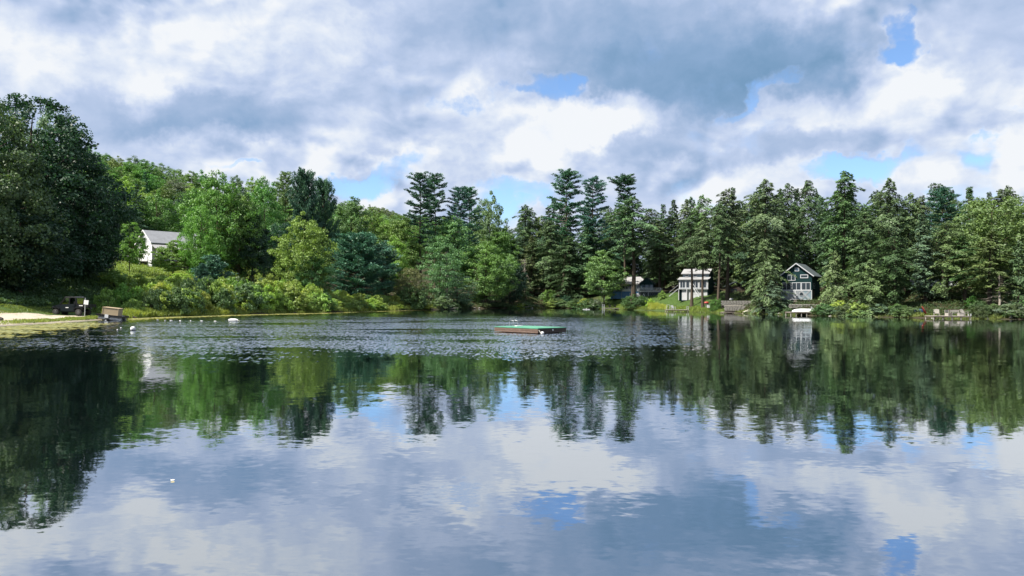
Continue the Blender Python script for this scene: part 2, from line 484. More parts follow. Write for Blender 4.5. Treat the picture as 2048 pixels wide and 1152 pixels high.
# ------------------------------------------------------------------ water
def make_water():
    n = 96
    vs = [(0, 0, 0)]
    A = np.linspace(-math.pi, math.pi, 721)[:-1]
    for a in A:
        r = Rs(a) + 4.0
        vs.append((r * math.sin(a), r * math.cos(a), 0))
    fs = [(0, 1 + (i + 1) % len(A), 1 + i) for i in range(len(A))]
    me = bpy.data.meshes.new("pond_water")
    me.from_pydata(vs, [], fs)
    m = bpy.data.materials.new("pond_water")
    m.use_nodes = True
    T = Nodes(m.node_tree)
    pos = T.n('ShaderNodeNewGeometry').outputs['Position']
    H = (0.5, 0.5, 0.5)
    s = T.n('ShaderNodeSeparateXYZ', {0: pos})
    X, Y = s.outputs[0], s.outputs[1]
    # where light wind roughens the surface: a long cat's-paw across the middle of the pond
    wv = T.v('MULTIPLY', pos, (0.6, 1.0, 1.0))
    wn = T.noise(wv, 0.10, 5, 0.62)
    wn2 = T.noise(T.v('MULTIPLY', pos, (0.25, 1.0, 1.0)), 0.33, 3, 0.6)
    left_ = T.m('ADD', T.rng(X, -52, -24), 0.0)
    Yw = T.m('ADD', Y, T.m('MULTIPLY', T.m('SUBTRACT', T.noise(T.v('MULTIPLY', pos, (1.0, 0.7, 1.0)), 0.11, 5, 0.6), 0.5), 34.0))
    band = T.m('MULTIPLY', T.rng(Yw, 23, 42), T.rng(Y, 70, 145, 1.0, 0.0))
    band = T.m('MULTIPLY', band, T.rng(T.m('DIVIDE', X, Y), 0.04, 0.36, 1.0, 0.08))
    near_l = T.m('MULTIPLY', T.rng(T.m('ADD', T.m('MULTIPLY', X, -0.85), Y), 38, 56, 1.0, 1.0), left_)
    pn = T.m('ADD', T.m('MULTIPLY', wn, 0.9), T.m('MULTIPLY', wn2, 0.75))
    patch = T.m('MULTIPLY', T.m('MULTIPLY', band, near_l), T.rng(pn, 0.56, 0.90))
    tiny = T.v('SUBTRACT', T.noise(T.v('MULTIPLY', pos, (1.0, 1.0, 1.0)), 3.2, 3, 0.6, out='Color'), H)
    small = T.v('SUBTRACT', T.noise(T.v('MULTIPLY', pos, (0.8, 1.3, 1.0)), 1.3, 3, 0.55, out='Color'), H)
    swell = T.v('SUBTRACT', T.noise(T.v('MULTIPLY', pos, (0.5, 1.0, 1.0)), 0.35, 2, 0.5, out='Color'), H)
    chop = T.v('SUBTRACT', T.noise(T.v('MULTIPLY', pos, (2.1, 0.60, 1.0)), 2.4, 3, 0.58, out='Color'), H)
    # gentle patches even where it is calm
    calm = T.rng(T.noise(T.v('MULTIPLY', pos, (0.4, 1.0, 1.0)), 0.2, 3, 0.55), 0.35, 0.7, 0.45, 1.5)
    a1 = T.v('SCALE', tiny, sc=T.m('MULTIPLY', calm, 0.020))
    a2 = T.v('SCALE', small, sc=T.m('MULTIPLY', calm, 0.025))
    a3 = T.v('SCALE', swell, sc=0.012)
    a4 = T.v('SCALE', chop, sc=T.m('MULTIPLY', patch, 0.95))
    # chop slopes folded towards the near bank, shaped to catch sky reflection
    sc4 = T.n('ShaderNodeSeparateXYZ', {0: a4})
    a4 = T.n('ShaderNodeCombineXYZ', {0: sc4.outputs[0], 1: T.m('MULTIPLY', T.m('POWER', T.m('ABSOLUTE', sc4.outputs[1]), 1.6), -7.5), 2: 0.0}).outputs[0]
    fine = T.v('SCALE', T.v('SUBTRACT', T.noise(T.v('MULTIPLY', pos, (0.7, 1.3, 1.0)), 8.0, 2, 0.5, out='Color'), H), sc=T.m('MULTIPLY', calm, 0.030))
    tot = T.v('ADD', T.v('ADD', T.v('ADD', a1, a2), T.v('ADD', a3, a4)), fine)
    tot = T.v('ADD', tot, (0.0, -0.004, 0.0))
    tot = T.v('MULTIPLY', tot, (0.8, 1.0, 0.0))
    nrm = T.v('NORMALIZE', T.v('ADD', tot, (0, 0, 1)))
    fres = T.n('ShaderNodeFresnel', {'IOR': 2.1, 'Normal': nrm}).outputs[0]
    fac = T.m('MULTIPLY', T.m('POWER', fres, 0.36), 0.98, clamp=True)
    gl = T.n('ShaderNodeBsdfGlossy', {'Color': (0.93, 0.965, 1.0, 1), 'Roughness': 0.025, 'Normal': nrm})
    df = T.n('ShaderNodeBsdfDiffuse', {'Color': (0.003, 0.006, 0.007, 1)})
    mx = T.n('ShaderNodeMixShader', {0: fac, 1: df.outputs[0], 2: gl.outputs[0]})
    T.n('ShaderNodeOutputMaterial', {0: mx.outputs[0]})
    me.materials.append(m)
    o = obj("water", me)
    tag(o, "still pond water mirroring the trees and clouds, ruffled in the middle", None, None, 'structure')


make_water()
# ------------------------------------------------------------------ foliage
RNG = np.random.default_rng(11)


def mat_foliage(name, hue_spread=0.5, trans=0.32, warm=(1.35, 1.15, 0.55)):
    m = bpy.data.materials.new(name)
    m.use_nodes = True
    T = Nodes(m.node_tree)
    oi = T.n('ShaderNodeObjectInfo')
    tone = T.n('ShaderNodeAttribute', attribute_name="tone").outputs['Fac']
    tc_ = T.n('ShaderNodeTexCoord').outputs['Object']
    n = T.noise(tc_, 0.33, 3, 0.55)
    k = T.m('ADD', T.m('MULTIPLY', tone, 0.75), T.m('MULTIPLY', n, 0.55))
    base = T.v('MULTIPLY', oi.outputs['Color'], (1.62, 1.50, 1.80))
    cool = T.v('MULTIPLY', base, (0.62, 0.72, 0.85))
    hot = T.v('MULTIPLY', base, tuple(1 + (w - 1) * 1.0 for w in (1.45 * hue_spread + 1 * (1 - hue_spread), 1.35, 0.9)))
    c = T.mix(T.rng(k, 0.2, 1.05, smooth=False), cool, hot)
    tr = T.v('MULTIPLY', c, warm)
    p = T.n('ShaderNodeBsdfPrincipled', {'Base Color': c, 'Roughness': 0.5, 'Specular IOR Level': 0.38})
    t = T.n('ShaderNodeBsdfTranslucent', {'Color': tr})
    mx = T.n('ShaderNodeMixShader', {0: trans, 1: p.outputs[0], 2: t.outputs[0]})
    T.n('ShaderNodeOutputMaterial', {0: mx.outputs[0]})
    return m


M_LEAF = mat_foliage("leaves", 0.45, 0.30, (1.15, 1.15, 0.6))
M_NEEDLE = mat_foliage("needles", 0.3, 0.14, (1.1, 1.1, 0.75))
M_BARK = mat_basic("bark", (0.085, 0.068, 0.052), 0.95, 0.5, 2.5, 0.05, stretch=(3, 3, .6), spec=0.2)
M_BARK_GREY = mat_basic("grey_bark", (0.30, 0.27, 0.23), 0.9, 0.35, 2.5, 0.03, stretch=(3, 3, .6), spec=0.2)


def unit(a):
    return a / np.maximum(np.linalg.norm(a, axis=-1, keepdims=True), 1e-9)


def rand_dir(n):
    return unit(RNG.normal(size=(n, 3)))


def cards_mesh(name, c, d, nr, l, w, tone, mat):
    """one bent four-cornered leaf or needle spray per row"""
    d = unit(d)
    s = unit(np.cross(nr, d))
    up = unit(np.cross(d, s))
    l = l[:, None]; w = w[:, None]
    v = np.stack([c - d * l / 2, c + s * w / 2 + up * w * .12, c + d * l / 2 - up * l * .10, c - s * w / 2 + up * w * .12], 1).reshape(-1, 3)
    n = len(c)
    me = np_mesh(name, v, np.arange(n * 4), 4, mat)
    a = me.attributes.new("tone", 'FLOAT', 'FACE')
    a.data.foreach_set("value", np.clip(tone, 0, 1).astype(np.float32))
    return me


def tube_geo(paths, nside):
    """paths: list of (points, radii) -> arrays; quads only"""
    mb = MB()
    for pts, rad, ns in paths:
        mb.tube(pts, rad, ns or nside, cap=False)
    return mb


def crown_broad(H=20.0, Wd=14.0, base=0.08, ncl=260, nleaf=75, leaf=0.34, prof=None, lob=0.22, flat=0.7, clr=1.15, open_=0.35, seed=0, top_skew=0.0, trunk_r=0.32, tiers=0):
    """deciduous tree: clumps of leaves at the ends of limbs inside an uneven outline"""
    r_ = np.random.default_rng(seed)
    prof = prof or [(0, .35), (.15, .75), (.35, 1.0), (.6, .95), (.8, .7), (.93, .38), (1, .08)]
    ph, pr = np.array(prof).T
    hs = np.linspace(0, 1, 200)
    wgt = np.interp(hs, ph, pr) ** 1.3 + .03
    cdf = np.cumsum(wgt) / wgt.sum()
    h = np.interp(r_.random(ncl), cdf, hs)
    if tiers:
        h = (np.floor(h * tiers) + .5 + r_.normal(size=ncl) * .12) / tiers
        h = np.clip(h, 0, 1)
    a = r_.random(ncl) * 2 * math.pi
    ph1, ph2, ph3 = r_.random(3) * 6.28
    bulge = 1 + lob * (np.sin(3 * a + ph1 + 5 * h) * .6 + np.sin(5 * a + ph2 - 9 * h) * .5 + np.sin(2 * a - 14 * h + ph3) * .6)
    rad = np.interp(h, ph, pr) * Wd / 2 * bulge
    rr = rad * r_.random(ncl) ** open_
    z = H * (base + (1 - base) * h)
    cc = np.stack([rr * np.cos(a) + top_skew * h * Wd, rr * np.sin(a), z], 1)
    csz = clr * (0.7 + .7 * r_.random(ncl)) * (0.75 + .25 * (1 - h))
    ctone = r_.random(ncl)
    n = ncl * nleaf
    ci = np.repeat(np.arange(ncl), nleaf)
    off = unit(r_.normal(size=(n, 3)))
    rad_u = r_.random(n) ** .45
    off2 = off * rad_u[:, None] * csz[ci][:, None]
    off2[:, 2] *= flat
    c = cc[ci] + off2
    axis = np.stack([np.zeros(ncl), np.zeros(ncl), z * .9], 1)
    out = unit(cc - axis)
    nr = unit(off * .55 + out[ci] * .45 + np.array([0, 0, .45]) + r_.normal(size=(n, 3)) * .45)
    d = unit(r_.normal(size=(n, 3)) + np.array([0, 0, -.3]))
    l = leaf * (.6 + .8 * r_.random(n))
    tone = ctone[ci] * .45 + r_.random(n) * .55
    crown = cards_mesh("crown", c, d, nr, l, l * (.55 + .3 * r_.random(n)), tone, M_LEAF)
    # trunk and limbs
    paths = []
    tp = [(top_skew * Wd * (k / 7) ** 1.5 + .25 * math.sin(k * 1.7 + ph1) * (k / 7), .2 * math.cos(k * 2.1 + ph2) * (k / 7), H * .88 * k / 7) for k in range(8)]
    tr = [trunk_r * (1.25 if k == 0 else 1) * (1 - .88 * k / 7) for k in range(8)]
    paths.append((tp, tr, 8))
    order = r_.permutation(ncl)[:34]
    for q in order:
        e = cc[q]
        hb = max(.12 * H, e[2] - .42 * math.hypot(e[0], e[1]) - .06 * H)
        k = min(6.9, hb / (H * .88) * 7)
        i = int(k); f = k - i
        b = np.array(tp[i]) * (1 - f) + np.array(tp[min(i + 1, 7)]) * f
        mid = (b + e) / 2 + np.array([0, 0, .08 * H * r_.random()]) + r_.normal(size=3) * .2
        rb = trunk_r * .34 * (1 - .6 * hb / H)
        paths.append(([b, mid, e], [rb, rb * .6, rb * .2], 4))
    trunk = tube_geo(paths, 5).mesh("trunk", M_BARK, True)
    return dict(H=H, W=Wd, crown=crown, trunk=trunk)


def crown_hemlock(H=26.0, Wd=10.0, bare=0.06, nb=150, per=135, seed=0, prof=None, droop=0.30, twist=0.0, trunk_r=0.33, ragged=0.5, leaf=(.46, .21), top_lean=0.0, lop=.28):
    """hemlock or spruce: drooping flat sprays along many branches, ragged tiers with dark gaps"""
    r_ = np.random.default_rng(seed)
    prof = prof or [(0, .6), (.12, .9), (.35, 1.0), (.6, .88), (.78, .68), (.92, .42), (1, .10)]
    ph, pr = np.array(prof).T
    h = (np.arange(nb) + r_.random(nb)) / nb
    h = h ** .92
    a = np.arange(nb) * 2.399 + r_.normal(size=nb) * .5
    p1, p2 = r_.random(2) * 6.28
    L = np.interp(h, ph, pr) * Wd / 2 * (1 - ragged * r_.random(nb)) * (1 + .2 * np.sin(2 * a + 13 * h + p1) + .12 * np.sin(a * 3 + 31 * h + p2))
    L *= 1 + .30 * np.sin(h * 23 + p2) * np.sin(a + 7 * h + p1)
    L *= 1 + lop * np.cos(a - p1) * (.5 + .5 * np.sin(9 * h + p2))
    L = np.maximum(L, .45)
    z0 = H * (bare + (1 - bare) * h * .985)
    paths = []
    lean = lambda z: top_lean * Wd * (z / H) ** 3
    tz = np.linspace(0, H * .99, 9)
    paths.append(([(lean(z) + .12 * math.sin(z * .3 + p1), .12 * math.cos(z * .23), z) for z in tz], [trunk_r * (1.3 if k == 0 else 1) * (1 - .93 * k / 8) for k in range(9)], 8))
    cs, ds, ns, ls, ws, ts = [], [], [], [], [], []
    for b in range(nb):
        ca, sa = math.cos(a[b]), math.sin(a[b])
        dh = np.array([ca, sa, 0]); lat = np.array([-sa, ca, 0])
        rise = .16 + .35 * h[b]
        dr = droop * (1.5 - h[b]) + .08
        f = lambda s: np.outer(s, dh) * L[b] + np.outer((rise * s - (rise * .6 + dr) * s ** 2) * L[b], [0, 0, 1]) + np.array([lean(z0[b]), 0, z0[b]])
        m = max(14, int(per * (L[b] / (Wd / 2)) ** 1.0))
        s = .12 + .9 * r_.random(m) ** .75
        sd = (r_.random(m) * 2 - 1)
        half = (.34 * L[b] + .25) * np.clip(1.15 - s, .15, 1)
        c = f(s) + (sd * half)[:, None] * lat
        c[:, 2] -= np.abs(sd) ** 1.5 * half * (.30 + .25 * r_.random(m)) - r_.random(m) * .45
        d = dh * .8 + lat * (np.sign(sd) * (.5 + .5 * np.abs(sd)))[:, None] + np.array([0, 0, -.35]) + r_.normal(size=(m, 3)) * .28
        nr = np.array([0, 0, .75]) + dh * .35 + r_.normal(size=(m, 3)) * .42
        cs.append(c); ds.append(d); ns.append(nr)
        ls.append(leaf[0] * (.55 + .9 * r_.random(m))); ws.append(leaf[1] * (.6 + .8 * r_.random(m)))
        ts.append(r_.random() * .4 + .25 * s + .35 * r_.random(m))
        if b % 2 == 0 or h[b] > .8:
            q = f(np.array([0, .35, .7, .95]))
            rb = .03 + .012 * L[b]
            paths.append((list(q), [rb, rb * .8, rb * .5, rb * .2], 3))
    # dead twigs below the crown
    for k in range(int(14 * min(1, bare * 6))):
        zz = H * bare * (.35 + .65 * r_.random()); an = r_.random() * 6.28; ln = .6 + 1.8 * r_.random()
        paths.append(([(0, 0, zz), (math.cos(an) * ln, math.sin(an) * ln, zz - .25 * ln)], [.04, .012], 3))
    crown = cards_mesh("crown", np.concatenate(cs), np.concatenate(ds), unit(np.concatenate(ns)), np.concatenate(ls), np.concatenate(ws), np.concatenate(ts), M_NEEDLE)
    trunk = tube_geo(paths, 5).mesh("trunk", M_BARK, True)
    return dict(H=H, W=Wd, crown=crown, trunk=trunk)


def crown_pine(H=34.0, Wd=10.0, bare=0.35, spacing=.95, seed=0, prof=None, gap=.25, tuft=26, nt=6, trunk_r=.36, up=.22, leaf=(.50, .13), size=.62, extra=None, lean=0.0):
    """white pine: whorls of level branches carrying tufts, sky between the tiers"""
    r_ = np.random.default_rng(seed)
    prof = prof or [(0, .5), (.2, .95), (.45, 1.0), (.7, .8), (.88, .55), (1, .22)]
    ph, pr = np.array(prof).T
    p1 = r_.random() * 6.28
    tz = np.linspace(0, H * .985, 10)
    ln = lambda z: lean * Wd * (z / H) ** 2 + .15 * math.sin(z * .22 + p1)
    paths = [([(ln(z), .15 * math.cos(z * .19), z) for z in tz], [trunk_r * (1.3 if k == 0 else 1) * (1 - .9 * k / 9) for k in range(10)], 8)]
    cs, os_, tt = [], [], []
    z = H * bare
    brs = []
    while z < H * .985:
        h = (z - H * bare) / (H * (1 - bare))
        nbr = 5 if h < .9 else 4
        a0 = r_.random() * 6.28
        for k in range(nbr):
            if r_.random() < gap * (1.2 - h): continue
            brs.append((z + r_.normal() * .15, a0 + k * 2 * math.pi / nbr + r_.normal() * .25, np.interp(h, ph, pr) * Wd / 2 * (.45 + .72 * r_.random()), h))
        z += spacing * (1.15 - .45 * h) * (.6 + .8 * r_.random())
    for e in (extra or []):
        brs.append(e)
    for (z0, a, L, h) in brs:
        dh = np.array([math.cos(a), math.sin(a), 0]); lat = np.array([-dh[1], dh[0], 0])
        rise = up * (.4 + 1.3 * h) + r_.normal() * .06
        f = lambda s: np.outer(s, dh) * L + np.outer((rise * s + .10 * s ** 3 - .06 * s) * L, [0, 0, 1]) + np.array([ln(z0), 0, z0])
        q = f(np.array([0, .4, .75, 1.0]))
        rb = .04 + .014 * L
        paths.append((list(q), [rb, rb * .8, rb * .5, rb * .2], 4))
        m = max(3, int(nt * L / (Wd / 2) * 1.5))
        s = .35 + .68 * (np.arange(m) + r_.random(m)) / m
        sd = r_.random(m) * 2 - 1
        c = f(s) + (sd * .36 * L * (1.15 - s))[:, None] * lat + np.array([0, 0, .12])
        cs.append(c); os_.append(np.tile(dh, (m, 1))); tt.append(r_.random(m))
    cc, oo, ct = np.concatenate(cs), np.concatenate(os_), np.concatenate(tt)
    n = len(cc) * tuft
    ci = np.repeat(np.arange(len(cc)), tuft)
    off = unit(r_.normal(size=(n, 3))) * (r_.random(n) ** .5)[:, None] * size
    sz = (.7 + .6 * r_.random(len(cc)))[ci][:, None]
    off[:, 2] *= .42
    off += oo[ci] * (off * oo[ci]).sum(1, keepdims=True) * .35
    c = cc[ci] + off * sz
    d = unit(off * .9 + oo[ci] * .35 + np.array([0, 0, .25]) + r_.normal(size=(n, 3)) * .25)
    nr = unit(r_.normal(size=(n, 3)) * .6 + np.array([0, 0, .6]))
    l = leaf[0] * (.6 + .8 * r_.random(n))
    crown = cards_mesh("crown", c, d, nr, l, leaf[1] * (.8 + .6 * r_.random(n)) * 1.4, ct[ci] * .4 + r_.random(n) * .6, M_NEEDLE)
    trunk = tube_geo(paths, 5).mesh("trunk", M_BARK, True)
    return dict(H=H, W=Wd, crown=crown, trunk=trunk)


P_ = {}
P_['maple'] = [crown_broad(seed=s, ncl=300, nleaf=66, leaf=.36) for s in (1, 2, 3)]
P_['oval'] = [crown_broad(H=22, Wd=11, seed=s, ncl=290, nleaf=62, leaf=.36, prof=[(0, .5), (.12, .85), (.3, 1), (.6, .92), (.82, .66), (.94, .35), (1, .05)], lob=.26) for s in (4, 5)]
P_['big'] = [crown_broad(H=28, Wd=22, seed=s, ncl=620, nleaf=80, leaf=.40, clr=1.5, base=.02, open_=.22, lob=.16, trunk_r=.5, prof=[(0, .55), (.1, .85), (.3, 1.0), (.5, .93), (.7, .72), (.86, .48), (1, .12)]) for s in (6, 7)]
P_['airy'] = [crown_broad(H=10, Wd=8, seed=s, ncl=170, nleaf=62, leaf=.28, clr=.85, flat=.38, base=.22, trunk_r=.13, lob=.2, prof=[(0, .55), (.2, .95), (.4, 1.0), (.65, .8), (.85, .55), (1, .2)]) for s in (8, 9)]
P_['willow'] = [crown_broad(H=18, Wd=13, seed=s, ncl=230, nleaf=46, leaf=.34, clr=1.3, flat=.55, tiers=11, base=.10, trunk_r=.24, lob=.34, open_=.5) for s in (10, 12)]
P_['shrub'] = [crown_broad(H=3.4, Wd=4.4, seed=s, ncl=70, nleaf=52, leaf=.24, clr=.55, base=.0, trunk_r=.06, lob=.3, open_=.3, prof=[(0, .85), (.3, 1), (.6, .9), (.85, .6), (1, .2)]) for s in (13, 14, 15, 16)]
P_['bush'] = [crown_broad(H=5, Wd=7, seed=s, ncl=170, nleaf=60, leaf=.24, clr=.7, base=.0, trunk_r=.1, lob=.1, open_=.22, prof=[(0, .85), (.25, 1), (.55, .93), (.8, .68), (1, .15)]) for s in (17,)]
P_['hemlock'] = [crown_hemlock(seed=s) for s in (21, 22, 23)] + [crown_hemlock(seed=25, H=24, Wd=12, nb=130, per=150, prof=[(0, .5), (.15, .8), (.4, 1), (.6, .98), (.8, .8), (.93, .5), (1, .2)], ragged=.6, droop=.36, lop=.45, bare=.1), crown_hemlock(seed=34, H=28, Wd=9, nb=170, per=120, prof=[(0, .7), (.2, 1), (.4, .75), (.55, .85), (.75, .5), (.9, .3), (1, .04)], ragged=.65, droop=.25, lop=.4, top_lean=.06)] + [crown_hemlock(seed=24, Wd=11, prof=[(0, .7), (.2, .95), (.45, 1), (.7, .85), (.88, .55), (1, .12)], ragged=.5, droop=.3)]
P_['hemlock_stem'] = [crown_hemlock(seed=s, bare=.24, nb=96, Wd=9, ragged=.5, trunk_r=.34, prof=[(0, .6), (.15, 1), (.4, .95), (.7, .7), (.9, .35), (1, .05)]) for s in (26, 27)]
P_['hemlock_high'] = [crown_hemlock(seed=s, bare=.44, nb=84, Wd=9, ragged=.45, trunk_r=.36, droop=.2, prof=[(0, .55), (.2, .9), (.45, 1), (.7, .8), (.9, .45), (1, .08)]) for s in (32, 33)]
P_['hemlock_low'] = [crown_hemlock(H=16, Wd=12, seed=s, bare=.02, nb=90, per=150, droop=.34, prof=[(0, .8), (.15, 1), (.35, .95), (.6, .7), (.85, .35), (1, .05)], trunk_r=.22, leaf=(.48, .22)) for s in (28, 29)]
P_['spruce'] = [crown_hemlock(H=24, Wd=7.5, seed=s, nb=110, per=90, bare=.08, ragged=.25, prof=[(0, .7), (.1, 1), (.4, .78), (.7, .48), (.9, .2), (1, .02)], droop=.12) for s in (30, 31)]
P_['pine'] = [crown_pine(seed=s) for s in (41, 42)] + [crown_pine(seed=43, Wd=9, gap=.4, prof=[(0, .3), (.25, .7), (.5, 1), (.75, .95), (.9, .6), (1, .25)])]
P_['pine_top'] = [crown_pine(seed=44, H=34, Wd=9, bare=.3, gap=.35, prof=[(0, .9), (.35, .75), (.6, .55), (.72, .45), (.85, .62), (1, .3)], extra=[(30.2, 3.3, 4.6, .85), (30.4, 3.0, 3.8, .85), (30.0, 3.6, 3.0, .85)])]
P_['pine_round'] = [crown_pine(H=15, Wd=15, seed=s, bare=.04, spacing=.62, gap=.05, nt=13, tuft=22, up=.30, size=.8, prof=[(0, .85), (.2, 1.0), (.45, .95), (.7, .75), (.9, .45), (1, .15)]) for s in (45,)]
P_['pine_young'] = [crown_pine(H=7, Wd=5, seed=s, bare=.02, spacing=.4, gap=.05, nt=6, tuft=18, up=.5, size=.45, leaf=(.3, .1), trunk_r=.1, prof=[(0, .8), (.2, 1.0), (.6, .7), (1, .1)]) for s in (46,)]
P_['dead'] = []
for s in (51,):
    r_ = np.random.default_rng(s)
    paths = [([(0, 0, 0), (.2, 0, 4), (-.1, .1, 8), (.1, 0, 12)], [.2, .16, .11, .03], 6)]
    for k in range(46):
        z = 1.5 + 10 * r_.random(); a = r_.random() * 6.28; L = (2.6 - .16 * z) * (.5 + .7 * r_.random())
        e = (math.cos(a) * L, math.sin(a) * L, z - .35 * L + r_.random() * .6)
        mid = (math.cos(a) * L * .5, math.sin(a) * L * .5, z + .1)
        paths.append(([(0, 0, z), mid, e], [.05, .03, .012], 3))
        for j in range(3):
            f = .4 + .5 * r_.random()
            b = tuple(f * q for q in e[:2]) + (z + (e[2] - z) * f,)
            paths.append(([b, (b[0] + r_.normal() * .5, b[1] + r_.normal() * .5, b[2] - .3 * r_.random())], [.022, .008], 3))
    P_['dead'].append(dict(H=12, W=5, crown=None, trunk=tube_geo(paths, 4).mesh("trunk", M_BARK_GREY, True)))

# leaf colours; 'dark' has the shade on shaded trees put into it
C_ = dict(
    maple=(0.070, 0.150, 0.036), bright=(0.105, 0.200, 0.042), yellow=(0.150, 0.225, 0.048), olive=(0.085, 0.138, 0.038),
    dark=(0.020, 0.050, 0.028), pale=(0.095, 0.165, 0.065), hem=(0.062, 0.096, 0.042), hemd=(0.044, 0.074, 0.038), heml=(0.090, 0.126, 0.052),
    pine=(0.042, 0.095, 0.055), blue=(0.050, 0.110, 0.080), grey=(0.095, 0.135, 0.085), rust=(0.115, 0.110, 0.045), shrub=(0.150, 0.225, 0.050), shrubd=(0.060, 0.105, 0.040), shruby=(0.200, 0.255, 0.050))

KIND_NAME = dict(maple='maple_tree', oval='deciduous_tree', big='maple_tree', airy='young_maple_tree', willow='willow_tree', shrub='shrub', bush='bush', hemlock='hemlock_tree', hemlock_stem='hemlock_tree', hemlock_high='hemlock_tree', hemlock_low='hemlock_tree', spruce='spruce_tree', pine='pine_tree', pine_top='pine_tree', pine_round='pine_tree', pine_young='young_pine_tree', dead='dead_tree')
KIND_CAT = dict(shrub='shrub', bush='bush')
_cnt = {}


def plant(kind, px, ytop, wpx, off, col, label, group=None, rz=None, var=None, absD=None, H=None, sink=.15, parts=True, bark=None):
    """plants one tree or shrub: its foot OFF metres behind the shore in the line of column px, as tall as its top shows"""
    D = absD if absD is not None else Ds(px) + off
    X = at(px, D)
    z = G(X, D)
    h = H if H is not None else max(1.0, zat(px, ytop, D) - z)
    ps = P_[kind]
    i = _cnt.get(kind, 0); _cnt[kind] = i + 1
    p = ps[(i if var is None else var) % len(ps)]
    sz = h / p['H']
    if kind in ('hemlock', 'hemlock_stem', 'hemlock_high', 'spruce') and wpx: wpx *= 1.22
    sx = (wpx / F * D) / p['W'] if wpx else sz
    if rz is None:
        rz = random.uniform(0, 6.28)
    root = empty(KIND_NAME[kind], (X, D, z - sink), rz, label, KIND_CAT.get(kind, 'tree'), group)
    root.scale = (sx, sx, sz)
    c = C_[col] if isinstance(col, str) else col
    jj = random.uniform(.82, 1.2)
    j = [jj * random.uniform(.9, 1.12) for _ in range(3)]
    if kind[:7] in ('hemlock', 'spruce', 'pine'): root.rotation_euler = (random.uniform(-.03, .03), random.uniform(-.03, .03), rz)
    for nm in ('trunk', 'crown'):
        if p[nm] is None: continue
        o = obj(nm, p[nm], root)
        o.color = (c[0] * j[0], c[1] * j[1], c[2] * j[2], 1) if nm == 'crown' else (1, 1, 1, 1)
    return root


# ---- the big shaded maples on the left bank
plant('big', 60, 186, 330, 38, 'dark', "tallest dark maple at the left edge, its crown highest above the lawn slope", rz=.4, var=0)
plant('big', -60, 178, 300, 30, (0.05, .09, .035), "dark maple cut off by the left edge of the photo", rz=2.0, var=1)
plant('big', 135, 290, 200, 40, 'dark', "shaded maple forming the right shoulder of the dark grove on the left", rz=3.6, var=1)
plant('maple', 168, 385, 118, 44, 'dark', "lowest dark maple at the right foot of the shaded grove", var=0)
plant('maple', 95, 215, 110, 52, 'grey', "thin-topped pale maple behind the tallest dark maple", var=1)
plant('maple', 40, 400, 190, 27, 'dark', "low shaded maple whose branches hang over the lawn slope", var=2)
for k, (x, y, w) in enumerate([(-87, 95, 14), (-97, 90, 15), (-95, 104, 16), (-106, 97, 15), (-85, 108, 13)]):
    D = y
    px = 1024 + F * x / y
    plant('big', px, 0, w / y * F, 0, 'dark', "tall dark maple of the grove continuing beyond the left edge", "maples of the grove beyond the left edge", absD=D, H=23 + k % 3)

# ---- trees round the white house
plant('oval', 243, 350, 84, 112, 'yellow', "yellow-green tree on the hill behind the dark grove", var=0)
plant('oval', 205, 385, 80, 100, 'olive', "olive tree on the hill, left of the yellow-green one", var=1)
plant('airy', 258, 442, 66, 50, 'bright', "small layered bright tree left of the white house's gable", var=0)
plant('airy', 345, 478, 72, 46, 'bright', "slim young tree in front of the white house's porch", var=1)
plant('maple', 432, 342, 130, 46, 'maple', "large rounded bright maple right of the white house", var=0, rz=1.0)
plant('maple', 400, 405, 75, 40, 'bright', "lower bright lobe-crowned maple touching the white house's roof", var=1)
plant('maple', 478, 372, 90, 42, 'maple', "maple with a deep green crown between the two tallest of its grove", var=2)
plant('oval', 528, 352, 80, 50, 'maple', "upright maple right of the large rounded one", var=1)
plant('oval', 505, 420, 70, 40, 'dark', "shaded tree under the upright maple", var=0)
plant('pine', 570, 342, 50, 62, 'pale', "thin pale pine standing up between the maples and the dark pines", var=0)
plant('pine_round', 606, 348, 74, 55, 'pine', "dark pine with a crowded top, left one of the pair above the yellow tree")
plant('pine_round', 645, 366, 62, 58, 'pine', "dark pine sloping down on the right of the pair above the yellow tree")
plant('maple', 560, 440, 70, 42, 'dark', "shadowed maple in the gap left of the yellow tree", var=1)
plant('pine_young', 425, 512, 76, 22, 'blue', "blue-green young pine at the foot of the large maples")
plant('pine_young', 405, 528, 44, 20, 'blue', "smaller blue-green young pine, left of its taller twin")
plant('maple', 606, 425, 116, 14, 'yellow', "yellow-green tree with a visible grey trunk above the shore shrubs", var=2, rz=.8)
plant('maple', 625, 500, 80, 12, 'pale', "pale low tree under the yellow tree's right side", var=0)
plant('oval', 700, 392, 90, 60, 'pale', "pale green tree above the round blue-green pine", var=0)
plant('oval', 745, 420, 80, 64, 'olive', "olive tree right of the pale one on the slope", var=1)
plant('pine_round', 716, 470, 132, 22, 'blue', "broad round blue-green pine close to the shore")
plant('pine_round', 765, 492, 76, 26, 'pine', "darker pine against the right side of the round one")
plant('oval', 800, 430, 80, 46, 'olive', "olive-green tree left of the tall twin pines", var=0)
plant('oval', 790, 470, 60, 34, 'yellow', "yellowish tree low in the gap left of the twin pines", var=1)
plant('maple', 820, 532, 62, 5, 'rust', "small dark tree with a reddish top at the water's edge", var=1)
plant('bush', 822, 566, 66, 4, 'shrubd', "dark green bush below the reddish-topped tree")
